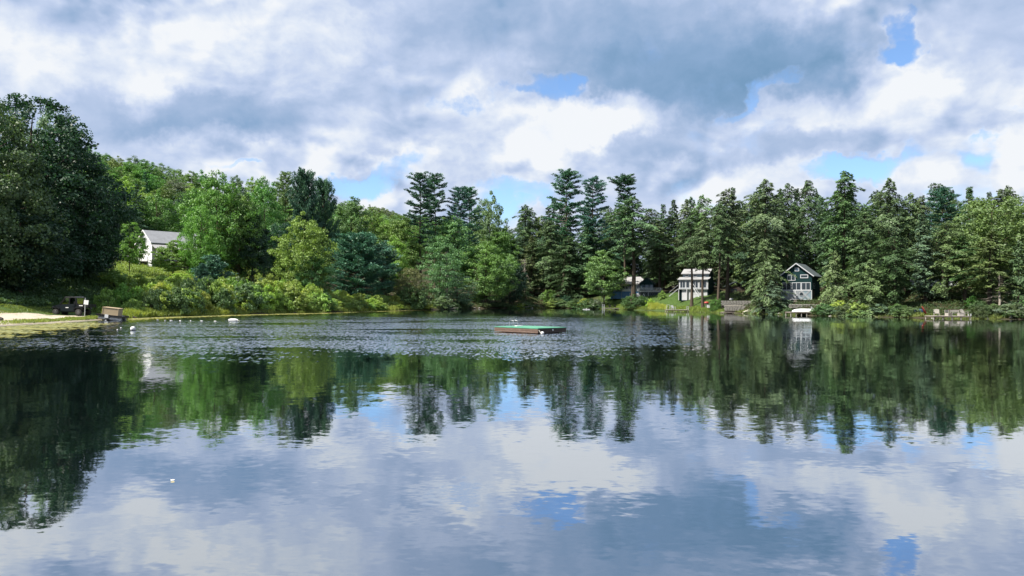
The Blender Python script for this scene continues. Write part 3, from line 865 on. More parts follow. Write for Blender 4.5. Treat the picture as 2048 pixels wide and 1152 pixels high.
# ---- centre: pines and the leaning willow
plant('pine', 841, 341, 70, 40, 'pine', "tall dark pine, left one of the twins", var=1)
plant('pine', 871, 345, 60, 44, 'pine', "tall dark pine, right one of the twins", var=2)
plant('pine', 912, 372, 62, 34, 'blue', "slender light pine between the twins and the round-topped tree", var=0)
plant('pine', 941, 370, 54, 38, 'pine', "slender dark-tipped pine left of the round-topped tree", var=1)
plant('maple', 978, 384, 84, 44, 'pale', "round-topped tree right of the slender pines", var=2)
plant('oval', 905, 430, 90, 26, 'pale', "pale loose tree under the slender pines", var=0)
plant('willow', 880, 470, 84, 7, 'pale', "pale willow-like tree leaning at the water", var=0)
plant('dead', 893, 500, 44, 5, 'pale', "bare grey forked tree in front of the pale willow")
plant('willow', 915, 545, 80, 3, 'grey', "grey-green low tree hanging over the water below the bare trunk", var=1)
plant('maple', 972, 482, 120, 6, 'olive', "broad round grey-green tree at the point", var=0)
plant('maple', 1020, 515, 70, 6, 'dark', "dark rounded tree on the right of the point", var=1)
plant('oval', 1000, 455, 90, 34, 'olive', "hazy olive tree between the point and the distant hill", var=0)
plant('oval', 1046, 428, 44, 120, 'blue', "small distant bluish tree in the skyline gap", var=1)
plant('oval', 1083, 430, 70, 60, 'olive', "loose olive tree left of the tallest pine", var=0)
plant('spruce', 1062, 470, 60, 22, 'heml', "light hemlock above the dead branches", var=0)
plant('dead', 1050, 515, 34, 9, 'pale', "bare grey dead tree among the shoreline evergreens")
plant('hemlock_low', 1052, 560, 56, 6, 'heml', "small pale evergreen at the foot of the dead tree", var=0)
plant('hemlock', 1102, 440, 76, 16, 'hem', "hemlock left of the tallest pine")
plant('pine', 1127, 336, 84, 26, 'pine', "tallest pine of the middle, with tiered branches", var=1, rz=.3)
plant('hemlock', 1140, 470, 80, 10, 'hemd', "dark hemlock below the tallest pine")
plant('pine', 1186, 354, 72, 24, 'blue', "grey-green pine right of the tallest one", var=0)
plant('hemlock', 1178, 452, 74, 20, 'hem', "hemlock under the grey-green pine")
plant('airy', 1208, 498, 84, 4, 'pale', "layered light green maple over the small dock", var=1, sink=.3)
plant('pine_top', 1249, 344, 66, 20, 'pine', "pine with a lopsided top and one branch reaching left", rz=0.0)
plant('hemlock_high', 1268, 392, 104, 10, 'hem', "big hemlock with a thick trunk before the blue cottage", var=0)
plant('hemlock', 1232, 470, 70, 34, 'hemd', "dark hemlock behind the layered maple")
plant('hemlock_stem', 1320, 440, 70, 26, 'hem', "hemlock right of the blue cottage", var=1)
plant('spruce', 1330, 406, 58, 44, 'hem', "pointed hemlock rising right of the big one", var=1)
plant('hemlock', 1366, 396, 62, 48, 'heml', "light-topped hemlock above the white-fronted cottage")
plant('hemlock', 1404, 388, 66, 50, 'heml', "rounded hemlock over the middle of the white-fronted cottage")
plant('hemlock_high', 1384, 430, 66, 6, 'hem', "hemlock whose straight trunk crosses the cottage's left half", var=1)
plant('hemlock_high', 1406, 440, 60, 4, 'heml', "hemlock whose straight trunk crosses the cottage's right half", var=0)
plant('hemlock_high', 1437, 402, 64, 4, 'hem', "hemlock with a dark trunk beside the round green bush", var=1)
plant('hemlock_high', 1456, 376, 76, 14, 'hem', "taller hemlock with a leaning trunk right of the cottage", var=0)
plant('spruce', 1462, 374, 60, 40, 'hem', "pointed hemlock behind the leaning trunk", var=0)
plant('hemlock', 1505, 392, 80, 34, 'heml', "hemlock filling the ridge left of the widest crown")
plant('hemlock', 1535, 357, 100, 22, 'heml', "widest hemlock, pale sprays above the green gabled house")
plant('hemlock', 1575, 365, 66, 34, 'hem', "hemlock just left above the green gable")
plant('hemlock_low', 1528, 480, 112, 3, 'hem', "low spreading hemlock left of the green gabled house", var=0, rz=1.)
plant('hemlock_low', 1545, 560, 92, 2.5, 'grey', "grey-tinged hemlock sweeping down to the water", var=1)
plant('hemlock', 1620, 357, 70, 36, 'hem', "pointed hemlock directly behind the green gable")
plant('hemlock', 1652, 400, 60, 26, 'hemd', "dark hemlock right of the gable with a pale lower trunk")
plant('hemlock', 1688, 338, 104, 16, 'hem', "highest hemlock right of the green gabled house", var=0, rz=2)
plant('hemlock_low', 1672, 500, 84, 6, 'heml', "yellow-green low hemlock beside the gabled house's right wall", var=1)
plant('hemlock', 1735, 420, 84, 9, 'hem', "hemlock filling the space between the two highest")
plant('hemlock', 1778, 353, 82, 16, 'hem', "second highest hemlock of the right bank")
plant('hemlock_low', 1742, 520, 110, 3, 'heml', "broad low hemlock above the sandy strip", var=0)
plant('hemlock', 1815, 384, 72, 18, 'heml', "hemlock with thin bare twigs at its top")
plant('hemlock', 1790, 470, 80, 5, 'hem', "shore hemlock left of the red kayak")
plant('hemlock', 1850, 425, 80, 12, 'grey', "grey-green hemlock above the hidden grey cabin")
plant('pine', 1888, 373, 66, 30, 'blue', "open-topped pine standing alone on the right skyline", var=2)
plant('hemlock', 1895, 440, 84, 13, 'heml', "pale hemlock below the open-topped pine")
plant('hemlock_stem', 1930, 470, 80, 12, 'hem', "hemlock over the dock with the white benches", var=0)
plant('maple', 1985, 388, 175, 20, (.088, .128, .048), "light green rounded tree at the right, in front of a darker top", var=1)
plant('hemlock', 2006, 376, 90, 44, 'hem', "dark pointed top behind the light rounded tree")
plant('maple', 2035, 392, 130, 26, 'olive', "light olive tree cut by the right edge", var=0)
plant('hemlock_stem', 1978, 460, 110, 5, 'heml', "yellow-green hemlock with the dark trunk near the right edge", var=1)
plant('hemlock_low', 2035, 480, 100, 4, 'hem', "low hemlock drooping over the water at the right edge", var=1)
plant('dead', 1998, 548, 70, 3.5, 'pale', "dead grey branches beside the trunk near the right edge")
plant('hemlock', 2110, 380, 110, 12, 'hem', "hemlock just outside the right edge")

# ---- the wood behind the cottages: rows of evergreens
def where_right(px):
    return ("left of the tallest pine" if px < 1110 else "behind the tallest pines" if px < 1215 else "behind the blue cottage" if px < 1335 else "behind the white-fronted cottage" if px < 1440 else "between the two right cottages" if px < 1560
            else "behind the green gabled house" if px < 1650 else "right of the green gabled house" if px < 1800 else "above the red kayak" if px < 1880 else "above the long dock" if px < 1970 else "by the right edge")


def where_left(px):
    return ("behind the dark grove" if px < 240 else "above the white house" if px < 370 else "above the large rounded maple" if px < 500 else "left of the paired dark pines" if px < 590 else "behind the paired dark pines" if px < 680
            else "above the broad round pine" if px < 790 else "behind the twin pines" if px < 900 else "behind the round-topped tree" if px < 1010 else "in the skyline gap")


def where_bank(px):
    return ("right of the trailer" if px < 330 else "below the white house's porch" if px < 385 else "below the blue-green young pines" if px < 450 else "below the large rounded maple" if px < 540 else "below the yellow-green tree" if px < 650 else "below the broad round pine" if px < 740 else "at the thicket's far end")


G1 = "evergreens of the wood behind the shoreline cottages"
for row, (o1, ya) in enumerate([(34, 440), (48, 418), (64, 404), (88, 528)]):
    for px in range(1040 + row * 13, 2200, (46, 42, 38, 30)[row]):
        jx = px + random.uniform(-10, 10)
        kk = random.choice(['hemlock', 'hemlock', 'hemlock', 'spruce', 'oval']) if row < 3 else 'oval'
        cottage = row == 0 and (1200 < jx < 1330 or 1350 < jx < 1430 or 1570 < jx < 1640)
        plant(kk, jx, ya + random.uniform(-22, 30) - (28 if jx > 1500 else 0) + (10 if jx < 1350 else 0), random.uniform(52, 78), o1 + random.uniform(-5, 6) + (8 if cottage else 0), random.choice(['hem', 'hemd', 'hemd']) if row < 3 else 'dark',
              "dark %s %s row of the wood %s" % ("evergreen, " if kk != "oval" else "leafy tree,", ["front", "middle", "rear", "lowest"][row], where_right(jx)), G1)
# ---- the wooded hill on the left
G2 = "trees covering the hill on the left"
SKY_L = np.array([(150, 292), (200, 318), (300, 322), (380, 338), (470, 336), (560, 352), (640, 392), (760, 412), (860, 440), (1000, 458), (1110, 462)], float)
lab = {'maple': "green deciduous tree on the wooded hillside", 'olive': "olive-toned deciduous tree on the wooded hillside", 'pale': "pale green tree on the wooded hillside", 'yellow': "yellow-green tree on the wooded hillside", 'pine': "dark conifer poking out of the wooded hillside", 'grey': "grey-green tree on the wooded hillside"}
for row, t in enumerate([300, 262, 228, 196, 166, 138, 112]):
    step = [26, 28, 30, 34, 38, 44, 50][row]
    for px in np.arange(60 + 9 * row, 1090, step):
        jx = float(px) + random.uniform(-8, 8)
        if row >= 5 and jx < 150: continue
        if row == 6 and jx > 560 or row == 5 and jx > 800: continue
        c = random.choice(['maple', 'olive', 'olive', 'olive', 'pale', 'grey', 'maple', 'yellow'] if row < 6 else ['maple', 'dark', 'maple'])
        kk = random.choice(['maple', 'oval'])
        if random.random() < .13: c, kk = 'pine', 'spruce'
        D = (Rs(math.atan((jx - 1024) / F)) + t + random.uniform(-9, 9)) * math.cos(math.atan((jx - 1024) / F))
        X = at(jx, D)
        z = G(X, D)
        h = random.uniform(15, 20)
        if row == 0:      # the skyline row reaches the outline of the hill
            h = float(np.clip(zat(jx, np.interp(jx, SKY_L[:, 0], SKY_L[:, 1]) + random.uniform(-6, 9), D) - z, 9, 26))
        plant(kk, jx, 0, random.uniform(10, 14) / D * F * (.55 if kk == 'spruce' else 1), 0, c, lab.get(c, lab['maple']).replace(' on the wooded hillside', '').replace(' poking out of the wooded hillside', '') + (' on the crest of the wooded hill ' if row == 0 else ' high on the wooded hill ' if row < 3 else ' halfway up the wooded hill ' if row < 5 else ' low on the wooded hill ') + where_left(jx), G2, absD=D, H=h)
# ------------------------------------------------------------------ shrubs along the left bank
G3 = "shrubs crowding the left bank"
LAB3 = {'shrub': "light green leafy shrub in the thicket along the left bank", 'shruby': "yellowish shrub in the thicket along the left bank", 'shrubd': "dark green shrub in the thicket along the left bank", 'grey': "greyish shrub in the thicket along the left bank"}
for k in range(150):
    px = 300 + 500 * (k + random.random()) / 150
    off = random.choice([1.5, 3, 5, 8, 11, 15]) + random.random() * 2
    c = random.choice(['shrub', 'shrub', 'shruby', 'shruby', 'shrub', 'shruby', 'shrubd'])
    if off < 4: c = random.choice([c, c, 'shrubd', 'shrub'])
    top = np.interp(px, [300, 350, 450, 600, 700, 800], [566, 556, 555, 563, 586, 594]) + random.uniform(-4, 14)
    plant('shrub', px, top + (12 if off < 4 else 0), random.uniform(34, 58) * (1.0 if px < 650 else .7), off, c, LAB3[c].replace('in the thicket along the left bank', ('at the water' if off < 4 else 'mid-thicket' if off < 10 else 'at the back of the thicket') + ', ' + where_bank(px)), G3, parts=True)
for px, top, w, off, c, l in [(215, 576, 44, 14, 'shrub', "upright light shrub between the utility vehicle and the trailer box"), (245, 566, 40, 13, 'bright', "tall light shrub above the trailer's box"), (275, 572, 42, 11, 'shrub', "pale shrub right of the tall one over the box"),
                              (322, 574, 56, 4.5, 'shrubd', "dark broad shrub with pale blossom at the water, right of the tall grass"), (300, 586, 34, 6, 'shrubd', "small dark shrub left of the blossoming one"), (355, 588, 48, 2.5, 'shrubd', "dark shrub leaning over the water"), (268, 596, 46, 5, 'shrub', "low rounded shrub right behind the trailer")]:
    plant('shrub', px, top, w, off, c, l)
for px, w, top in [(230, 60, 540), (325, 40, 550), (275, 46, 548), (360, 46, 545), (395, 40, 552), (215, 46, 548)]:
    plant('shrub', px, top, w, random.uniform(30, 42), random.choice(['shruby', 'shrub']), "light shrub growing in the sunny meadow below the white house", "shrubs in the sunny meadow")
for px, w in [(268, 22), (330, 30), (375, 28), (312, 20)]:
    plant('shrub', px, 0, w, 76, 'dark', "dark low shrub in front of the white house", "foundation shrubs of the white house", H=1.8)
for px, w in [(20, 80), (75, 80), (130, 80), (180, 70), (-30, 80)]:
    plant('shrub', px, 0, w, 46, 'dark', "dark shrub in the shade under the big maples", "undergrowth beneath the big maples", H=3.6)
# right bank
for px, top, w, off, kk, c, l in [(1272, 588, 56, 3, 'bush', 'shrubd', "big round dark bush at the water before the blue cottage"), (1432, 594, 24, 2.0, 'bush', 'maple', "small round green bush right of the red grill"),
                                  (1170, 596, 26, 1.5, 'shrub', 'shruby', "yellow-green shrub at the water, left of the small dock"), (1128, 590, 34, 3, 'shrub', 'dark', "dark shrub below the tallest pine"), (1098, 578, 30, 8, 'shrub', 'bright', "pale sapling in the dark gap below the tallest pine"),
                                  (1105, 600, 34, 1.5, 'shrub', 'shrub', "low pale shrub on the bank right of the white boulder"), (1150, 606, 24, 1, 'shrub', 'shrub', "tiny shrub on the bank left of the yellow-green one"),
                                  (1680, 600, 34, 2.5, 'shrub', 'shruby', "yellow-green shrub on the sandy strip"), (1716, 604, 46, 1.2, 'shrub', 'shrub', "spreading shrub at the end of the sandy strip"), (1760, 606, 48, 1.2, 'shrub', 'grey', "grey-green shrub over the water under the hemlocks"),
                                  (1796, 606, 40, 1.2, 'shrub', 'shrubd', "dark shrub left of the red kayak"), (1818, 612, 26, .8, 'shrub', 'shrubd', "small dark shrub touching the red kayak"), (1960, 600, 34, 3, 'shrub', 'shrubd', "dark shrub right of the dock with the white benches"),
                                  (1945, 590, 30, 7, 'shrub', 'maple', "green shrub on the slope above the dock with the white benches"), (2020, 606, 50, 1.2, 'shrub', 'grey', "pale shrub by the water near the right edge"), (2050, 600, 40, 1.5, 'shrub', 'shrubd', "dark shrub at the right edge"),
                                  (1300, 596, 18, 4, 'shrub', 'shruby', "yellow shrub right of the round dark bush"), (1325, 580, 16, 14, 'shrub', 'yellow', "yellowish shrub on the lawn right of the blue cottage"), (1550, 612, 26, 1, 'shrub', 'shrubd', "dark shrub under the low spreading hemlock"), (1575, 614, 20, 1, 'shrub', 'shrubd', "dark shrub left of the dock with the white boat"),
                                  (850, 606, 40, 1, 'shrub', 'shruby', "light yellow shrub at the water left of the point"), (920, 606, 34, 1, 'shrub', 'shrubd', "dark shrub under the grey-green tree"), (1045, 606, 30, 1.2, 'shrub', 'shruby', "light grassy shrub left of the white boulder")]:
    plant(kk, px, top, w, off, c, l)

for k in range(64):
    px = random.choice([random.uniform(1480, 2070), random.uniform(1480, 2070), random.uniform(840, 1200)])
    if 1575 < px < 1640 or 1832 < px < 1950: continue
    c = random.choice(['heml', 'shrubd', 'hem', 'shrubd', 'grey', 'hem'])
    plant('shrub', px, random.uniform(598, 616) + (px - 1500) * .012, random.uniform(26, 50), random.uniform(-.2, 3.5), c, "%s low bush at the waterline, %s" % ({'heml': 'light green', 'shrubd': 'dark green', 'hem': 'deep green', 'grey': 'greyish'}[c], where_right(px) if px > 1040 else 'below the pale willow' if px < 940 else 'at the wooded point'), "bushes overhanging the far bank")
# ------------------------------------------------------------------ grass and ground cover (uncountable)
M_GRASS = mat_foliage("grass_blades", 0.8, 0.35)


def field(name, label, n, px_rng, t_rng, h, w, col, lean=.35, leafy=False, skew=1.0):
    px = px_rng[0] + (px_rng[1] - px_rng[0]) * RNG.random(n) ** (1 / skew)
    th = np.arctan((px - 1024) / F)
    t = t_rng[0] + (t_rng[1] - t_rng[0]) * RNG.random(n)
    r = Rs(th) + t
    x, y = r * np.sin(th), r * np.cos(th)
    dens = .5 + .5 * np.sin(x * .9 + np.sin(y * .7) * 2) * np.cos(y * .8 + x * .3)
    k = RNG.random(n) < (.45 + .55 * dens)
    x, y, dens = x[k], y[k], dens[k]
    z = ground_np(x, y)
    m = len(x)
    hh = h * (.5 + .6 * dens) * (.6 + .8 * RNG.random(m))
    if leafy:
        nr = unit(RNG.normal(size=(m, 3)) * .7 + np.array([0, 0, .8]))
        d = rand_dir(m)
        c = np.stack([x, y, z + hh * RNG.random(m)], 1)
        me = cards_mesh(name, c, d, nr, w * (.6 + .8 * RNG.random(m)), w * .6 * (.6 + .8 * RNG.random(m)), RNG.random(m) * .6 + dens * .4, M_GRASS)
    else:
        d = unit(RNG.normal(size=(m, 3)) * lean + np.array([0, 0, 1]))
        nr = unit(np.stack([RNG.normal(size=m), RNG.normal(size=m), np.zeros(m) + .2], 1))
        c = np.stack([x, y, z + hh * .45], 1)
        me = cards_mesh(name, c, d, nr, hh, np.full(m, w), RNG.random(m) * .6 + dens * .4, M_GRASS)
    o = obj(name, me)
    o.color = (*col, 1)
    tag(o, label, None, None, 'stuff')
    return o


field("tall_grass", "tall bright grass at the water right of the trailer", 9000, (205, 400), (-.3, 6), .85, .09, (0.144, 0.200, 0.038))
field("beach_grass", "short grass between the sand and the water on the left", 9000, (-60, 232), (1.6, 6), .22, .08, (0.144, 0.200, 0.051), skew=2.6)
field("lawn_grass", "strip of sunlit grass behind the sandy beach", 16000, (-40, 225), (18, 29), .16, .10, (0.108, 0.160, 0.038))
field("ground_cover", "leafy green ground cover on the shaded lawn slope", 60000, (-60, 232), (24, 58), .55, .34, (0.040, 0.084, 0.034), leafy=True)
field("meadow_grass", "sunny yellow-green meadow below the white house", 60000, (200, 560), (15, 92), .6, .26, (0.115, 0.180, 0.043), leafy=True)
field("bank_grass", "grass and weeds fringing the left bank", 16000, (290, 860), (-.4, 3.0), .7, .09, (0.137, 0.184, 0.043))
field("undergrowth", "ferns and low plants on the shady left bank", 24000, (380, 1180), (2, 30), .6, .30, (0.043, 0.076, 0.025), leafy=True)
field("shore_grass", "bright grass along the water below the cottages", 22000, (1140, 1470), (-.3, 6.5), .45, .09, (0.122, 0.184, 0.038))
field("yard_grass", "mown green grass of the cottages' yards", 16000, (1150, 1480), (5, 26), .14, .12, (0.050, 0.096, 0.025))
field("reeds", "clump of yellow reeds left of the white-railed dock", 3500, (1296, 1334), (-.2, 4), 1.1, .10, (0.216, 0.264, 0.051))
field("forest_floor_plants", "low plants under the evergreens of the right bank", 30000, (1440, 2120), (.2, 26), .5, .28, (0.036, 0.064, 0.024), leafy=True)
field("water_edge_weeds", "weeds fringing the right bank", 14000, (1040, 2110), (-.4, 1.6), .45, .10, (0.101, 0.136, 0.038))


def pads(name, label, n, fpos, rad, col):
    """flat floating leaves, too many to count"""
    P3_ = np.array([fpos() for _ in range(n)])
    r = rad * (.5 + RNG.random(n))
    k = 7
    a = RNG.random(n)[:, None] * 6.28 + np.arange(k)[None, :] * (2 * math.pi / (k + .6))
    tilt = RNG.normal(size=(n, 2)) * .05
    vx, vy = np.cos(a) * r[:, None], np.sin(a) * r[:, None]
    V = np.stack([P3_[:, 0:1] + vx, P3_[:, 1:2] + vy, .012 + .006 * RNG.random((n, 1)) + np.abs(vx * tilt[:, :1] + vy * tilt[:, 1:])], -1).reshape(-1, 3)
    me = np_mesh(name, V, np.arange(n * k), k, M_GRASS)
    t = me.attributes.new("tone", 'FLOAT', 'FACE')
    t.data.foreach_set("value", RNG.random(n).astype(np.float32))
    o = obj(name, me)
    o.color = (*col, 1)
    return tag(o, label, None, None, 'stuff')


def pos_line():
    px = random.uniform(260, 860)
    d = Ds(px) - abs(random.gauss(0, 1)) * 2.6 * (1.0 if px < 700 else .6) - .2
    return at(px, d), d


def pos_left():
    while True:
        px = random.uniform(-60, 300)
        d = random.uniform(42, 70)
        dd = Ds(px) - d
        if dd < .5: continue
        s = math.sin(d * 1.15 + px * .004) + .5 * math.sin(px * .05 + d)
        dens = math.exp(-((dd - 7) / 5.5) ** 2) * (1 if px < 200 else .35)
        if random.random() < dens * (.25 + .75 * (s > .25)): return at(px, d), d


pads("water_weeds", "pale floating weeds in a thin line along the left bank", 5200, pos_line, .15, (.24, .26, .10))
pads("lily_pads", "scattered lily pads floating off the sandy beach", 2600, pos_left, .16, (.22, .24, .11))
o = pads("floating_leaf", "single white leaf drifting on the calm water in the foreground", 1, lambda: (at(350, 9.75), 9.75), 0.020, (.75, .75, .70))
del o['kind']
tag(o, None, 'leaf')

# ------------------------------------------------------------------ rocks
M_ROCK = mat_basic("rock", (0.24, 0.23, 0.21), 0.9, 0.35, 3.0, 0.05, dirt=(0.10, 0.10, 0.07))
M_ROCKW = mat_basic("pale_rock", (0.58, 0.55, 0.50), 0.85, 0.25, 3.0, 0.05)


def rock_mesh(seed, m):
    r_ = random.Random(seed)
    mb = MB().ball((0, 0, 0), 1, 10, 7)
    mb.v = [tuple(c * (1 + .22 * math.sin(3.1 * v[(i + 1) % 3] + seed) + .12 * math.sin(7 * v[i % 3] + seed * 2)) for i, c in enumerate(v)) for v in mb.v]
    return mb.mesh("rock", m)


ROCKS = [rock_mesh(s, M_ROCK) for s in range(4)]
for k in range(70):
    px = random.choice([random.uniform(1300, 1480), random.uniform(1640, 1800), random.uniform(860, 1150), random.uniform(1800, 2080), random.uniform(1490, 1640)])
    t = random.uniform(-.5, 1.2)
    D = Ds(px) + t
    X = at(px, D)
    s = random.uniform(.10, .28)
    o = obj("rock", ROCKS[k % 4], None, (X, D, G(X, D) + s * .2))
    o.scale = (s * 1.3, s, s * .7)
    o.rotation_euler = (0, 0, random.uniform(0, 6))
    tag(o, "grey rock among those lining the waterline", 'rock', "rocks lining the right bank")
D = Ds(1055) + 1.2
o = obj("boulder", rock_mesh(9, M_ROCKW), None, (at(1055, D), D, G(at(1055, D), D) + .3))
o.scale = (1.9, 1.0, .85); o.rotation_euler = (0, .35, .1)
tag(o, "large pale sloping boulder on the bank left of the tallest pine", 'boulder')
D = Ds(1121) + .8
o = obj("boulder", rock_mesh(11, M_ROCKW), None, (at(1121, D), D, G(at(1121, D), D) + .2))
o.scale = (.6, .5, .4)
tag(o, "small pale boulder at the foot of the tallest pine", 'boulder')
# ------------------------------------------------------------------ materials of built things
M_WHITE = mat_basic("white_paint", (0.74, 0.75, 0.76), 0.55, 0.10, 2.0)
M_SIDING = mat_basic("white_siding", (0.46, 0.48, 0.51), 0.65, 0.12, 1.5)
M_SHINGLE = mat_basic("grey_shingles", (0.20, 0.21, 0.23), 0.95, 0.35, 5.0, 0.02)
M_SHINGLE_L = mat_basic("light_shingles", (0.27, 0.27, 0.275), 0.95, 0.25, 4.0, 0.02)
M_SHINGLE_D = mat_basic("dark_shingles", (0.06, 0.08, 0.085), 0.95, 0.35, 5.0, 0.02)
M_DIMW = mat_basic("shade_dimmed_white", (0.44, 0.46, 0.48), 0.7, 0.22, 1.2)  # white lowered in tone to carry the trees' shade on the cottages
M_PALE = mat_basic("weathered_bench_paint", (0.33, 0.31, 0.28), 0.8, 0.3, 1.5)
M_BLUE = mat_basic("blue_paint", (0.035, 0.13, 0.27), 0.6, 0.18, 2.0)
M_GREENP = mat_basic("green_paint", (0.008, 0.030, 0.033), 0.8, 0.2, 2.0, spec=0.12)
M_GREYB = mat_basic("grey_blue_paint", (0.16, 0.22, 0.26), 0.7, 0.2, 2.0)
M_REDB = mat_basic("red_brown_paint", (0.30, 0.12, 0.08), 0.8, 0.25, 2.0)
M_DARKW = mat_basic("dark_wood", (0.045, 0.035, 0.03), 0.85, 0.4, 3.0)
M_DOCK = mat_basic("weathered_wood", (0.42, 0.39, 0.34), 0.85, 0.30, 3.0, 0.01, stretch=(1, 6, 1))
M_DOCKD = mat_basic("wet_wood", (0.10, 0.075, 0.055), 0.8, 0.4, 3.0)
M_BROWNW = mat_basic("brown_boards", (0.13, 0.085, 0.065), 0.8, 0.35, 2.5, 0.01, stretch=(1, 1, 5), dirt=(0.22, 0.18, 0.15))
M_CARPET = mat_basic("green_carpet", (0.07, 0.25, 0.16), 0.95, 0.45, 2.2, 0.01, dirt=(0.14, 0.33, 0.25))
M_BLACK = mat_basic("black_plastic", (0.008, 0.009, 0.011), 0.5, 0.2, 4.0, spec=0.25)
M_TYRE = mat_basic("tyre_rubber", (0.022, 0.021, 0.020), 0.9, 0.3, 8.0)
M_RIM = mat_basic("dull_rim", (0.09, 0.09, 0.095), 0.4, 0.1, 3.0, metal=0.4)
M_DKBODY = mat_basic("dark_vehicle_paint", (0.008, 0.012, 0.016), 0.4, 0.15, 2.0, spec=0.25)
M_METAL = mat_basic("galvanised_steel", (0.45, 0.46, 0.47), 0.45, 0.2, 3.0, metal=0.6)
M_TAN = mat_basic("plywood", (0.38, 0.30, 0.19), 0.85, 0.18, 2.0)
M_BUOY = mat_basic("buoy_plastic", (0.66, 0.67, 0.68), 0.35, 0.06, 3.0)
M_ROPE = mat_basic("rope", (0.55, 0.52, 0.45), 0.9, 0.2, 6.0)
M_RED = mat_basic("red_plastic", (0.36, 0.04, 0.035), 0.4, 0.15, 2.0)
M_BLUET = mat_basic("blue_tarp", (0.012, 0.035, 0.10), 0.6, 0.25, 2.0)
M_STONE = mat_basic("wall_stone", (0.19, 0.185, 0.17), 0.9, 0.35, 3.0, 0.03)
M_CURT = mat_basic("curtain", (0.30, 0.31, 0.32), 0.9, 0.2, 3.0)
M_GLASS = mat_glass("window_glass")
M_GLASSB = mat_glass("blue_window_glass", (0.05, 0.085, 0.12))
M_CLEARW = bpy.data.materials.new("windscreen")
M_CLEARW.use_nodes = True
_T = Nodes(M_CLEARW.node_tree)
_mx = _T.n('ShaderNodeMixShader', {0: 0.3, 1: _T.n('ShaderNodeBsdfTransparent', {0: (0.35, 0.40, 0.40, 1)}).outputs[0], 2: _T.n('ShaderNodeBsdfGlossy', {'Roughness': 0.05}).outputs[0]})
_T.n('ShaderNodeOutputMaterial', {0: _mx.outputs[0]})
M_CARW = mat_basic("white_car_paint", (0.74, 0.75, 0.77), 0.25, 0.05, 1.0, spec=0.6)
M_LAMPG = mat_basic("headlight_lens", (0.55, 0.56, 0.58), 0.2, 0.1, 3.0)


def window(root, x0, x1, z0, z1, y, panes=2, frame=M_SIDING, glass=M_GLASS, fw=.07, proud=.05, face=-1, axis='y', label=None, rows=1):
    """window in a wall facing -y (or along x when axis='x'): frame > panes"""
    fr, gl = MB(), []
    def bx(mb, a0, a1, d0, d1, c0, c1):
        d0, d1 = sorted((d0, d1))
        if axis == 'y': mb.box(a0, a1, d0, d1, c0, c1)
        else: mb.box(d0, d1, a0, a1, c0, c1)
    yo, yi = y + face * proud, y - face * .02
    bx(fr, x0 - fw, x1 + fw, yo, yi, z1, z1 + fw); bx(fr, x0 - fw, x1 + fw, yo + face * .03, yi, z0 - fw, z0)
    bx(fr, x0 - fw, x0, yo, yi, z0, z1); bx(fr, x1, x1 + fw, yo, yi, z0, z1)
    for k in range(1, panes):
        xm = x0 + (x1 - x0) * k / panes
        bx(fr, xm - fw * .4, xm + fw * .4, yo - face * .004, yi, z0, z1)
    for k in range(1, rows):
        zm = z0 + (z1 - z0) * k / rows
        bx(fr, x0, x1, yo - face * .008, yi, zm - fw * .3, zm + fw * .3)
    w = fr.build("window", frame, root)
    if label: w['label'] = label
    for k in range(panes):
        a, b = x0 + (x1 - x0) * k / panes + .01, x0 + (x1 - x0) * (k + 1) / panes - .01
        p = MB(); bx(p, a, b, y + face * .012, y - face * .01, z0 + .01, z1 - .01)
        p.build("pane", glass, w)
    return w


def siding(mb, x0, x1, y0, y1, z0, z1, step=.22, face=-1, axis='y'):
    """lapped boards on a wall face"""
    z = z0
    while z < z1 - .02:
        zz = min(z + step, z1)
        if axis == 'y':
            mb.prism([(y0, z), (y0 + face * .035, z), (y0 + face * .012, zz), (y0, zz)], x0, x1, 'x')
        else:
            mb.prism([(x0, z), (x0 + face * .035, z), (x0 + face * .012, zz), (x0, zz)], y0, y1, 'y')
        z += step


def rail(root, pts, h=.95, mat=M_WHITE, step=.16, name="railing"):
    mb = MB()
    for a, b in zip(pts[:-1], pts[1:]):
        a, b = Vector(a), Vector(b)
        up = Vector((0, 0, 1))
        mb.bar(a + up * h, b + up * h, .09, .05); mb.bar(a + up * .12, b + up * .12, .06, .05)
        n = max(1, int((b - a).length / step))
        for k in range(n + 1):
            p = a.lerp(b, k / n)
            if k in (0, n): mb.bar(p, p + up * (h + .06), .10)
            else: mb.bar(p + up * .14, p + up * (h - .02), .035)
    return mb.build(name, mat, root)


def base_at(px, D, dz=0.0):
    x = at(px, D)
    return Vector((x, D, G(x, D) + dz))


# ------------------------------------------------------------------ white house on the left
D = 166.0
b = base_at(303, D); b.z = zat(303, 524, D)
hs = empty("white_house", b, math.radians(47), "white gabled house with grey shingle roof half hidden by trees on the left rise", 'house')
Lh, Wh, eave, ridge = 12.5, 8.4, 4.4, 7.2
w = MB()
w.box(0, Lh, 0, Wh, -1.2, eave)
w.prism([(0, eave), (Wh, eave), (Wh / 2, ridge)], 0, Lh, 'x')
w.build("wall", M_SIDING, hs)
sd = MB(); siding(sd, 0, 0, 0, Wh, -.6, eave, .24, -1, 'x')
sd.build("siding", M_WHITE, hs)
rf = MB()
sl = (ridge - eave) / (Wh / 2)
for s in (0, 1):
    y0, y1 = (-.45, Wh / 2 + .02) if s == 0 else (Wh / 2 - .02, Wh + .45)
    zA = eave - .45 * sl if s == 0 else ridge
    zB = ridge if s == 0 else eave - .45 * sl
    rf.prism([(y0, zA + .10), (y1, zB + .10), (y1, zB + .26), (y0, zA + .26)], -.45, Lh + .4, 'x')
roof = rf.build("roof", M_SHINGLE, hs)
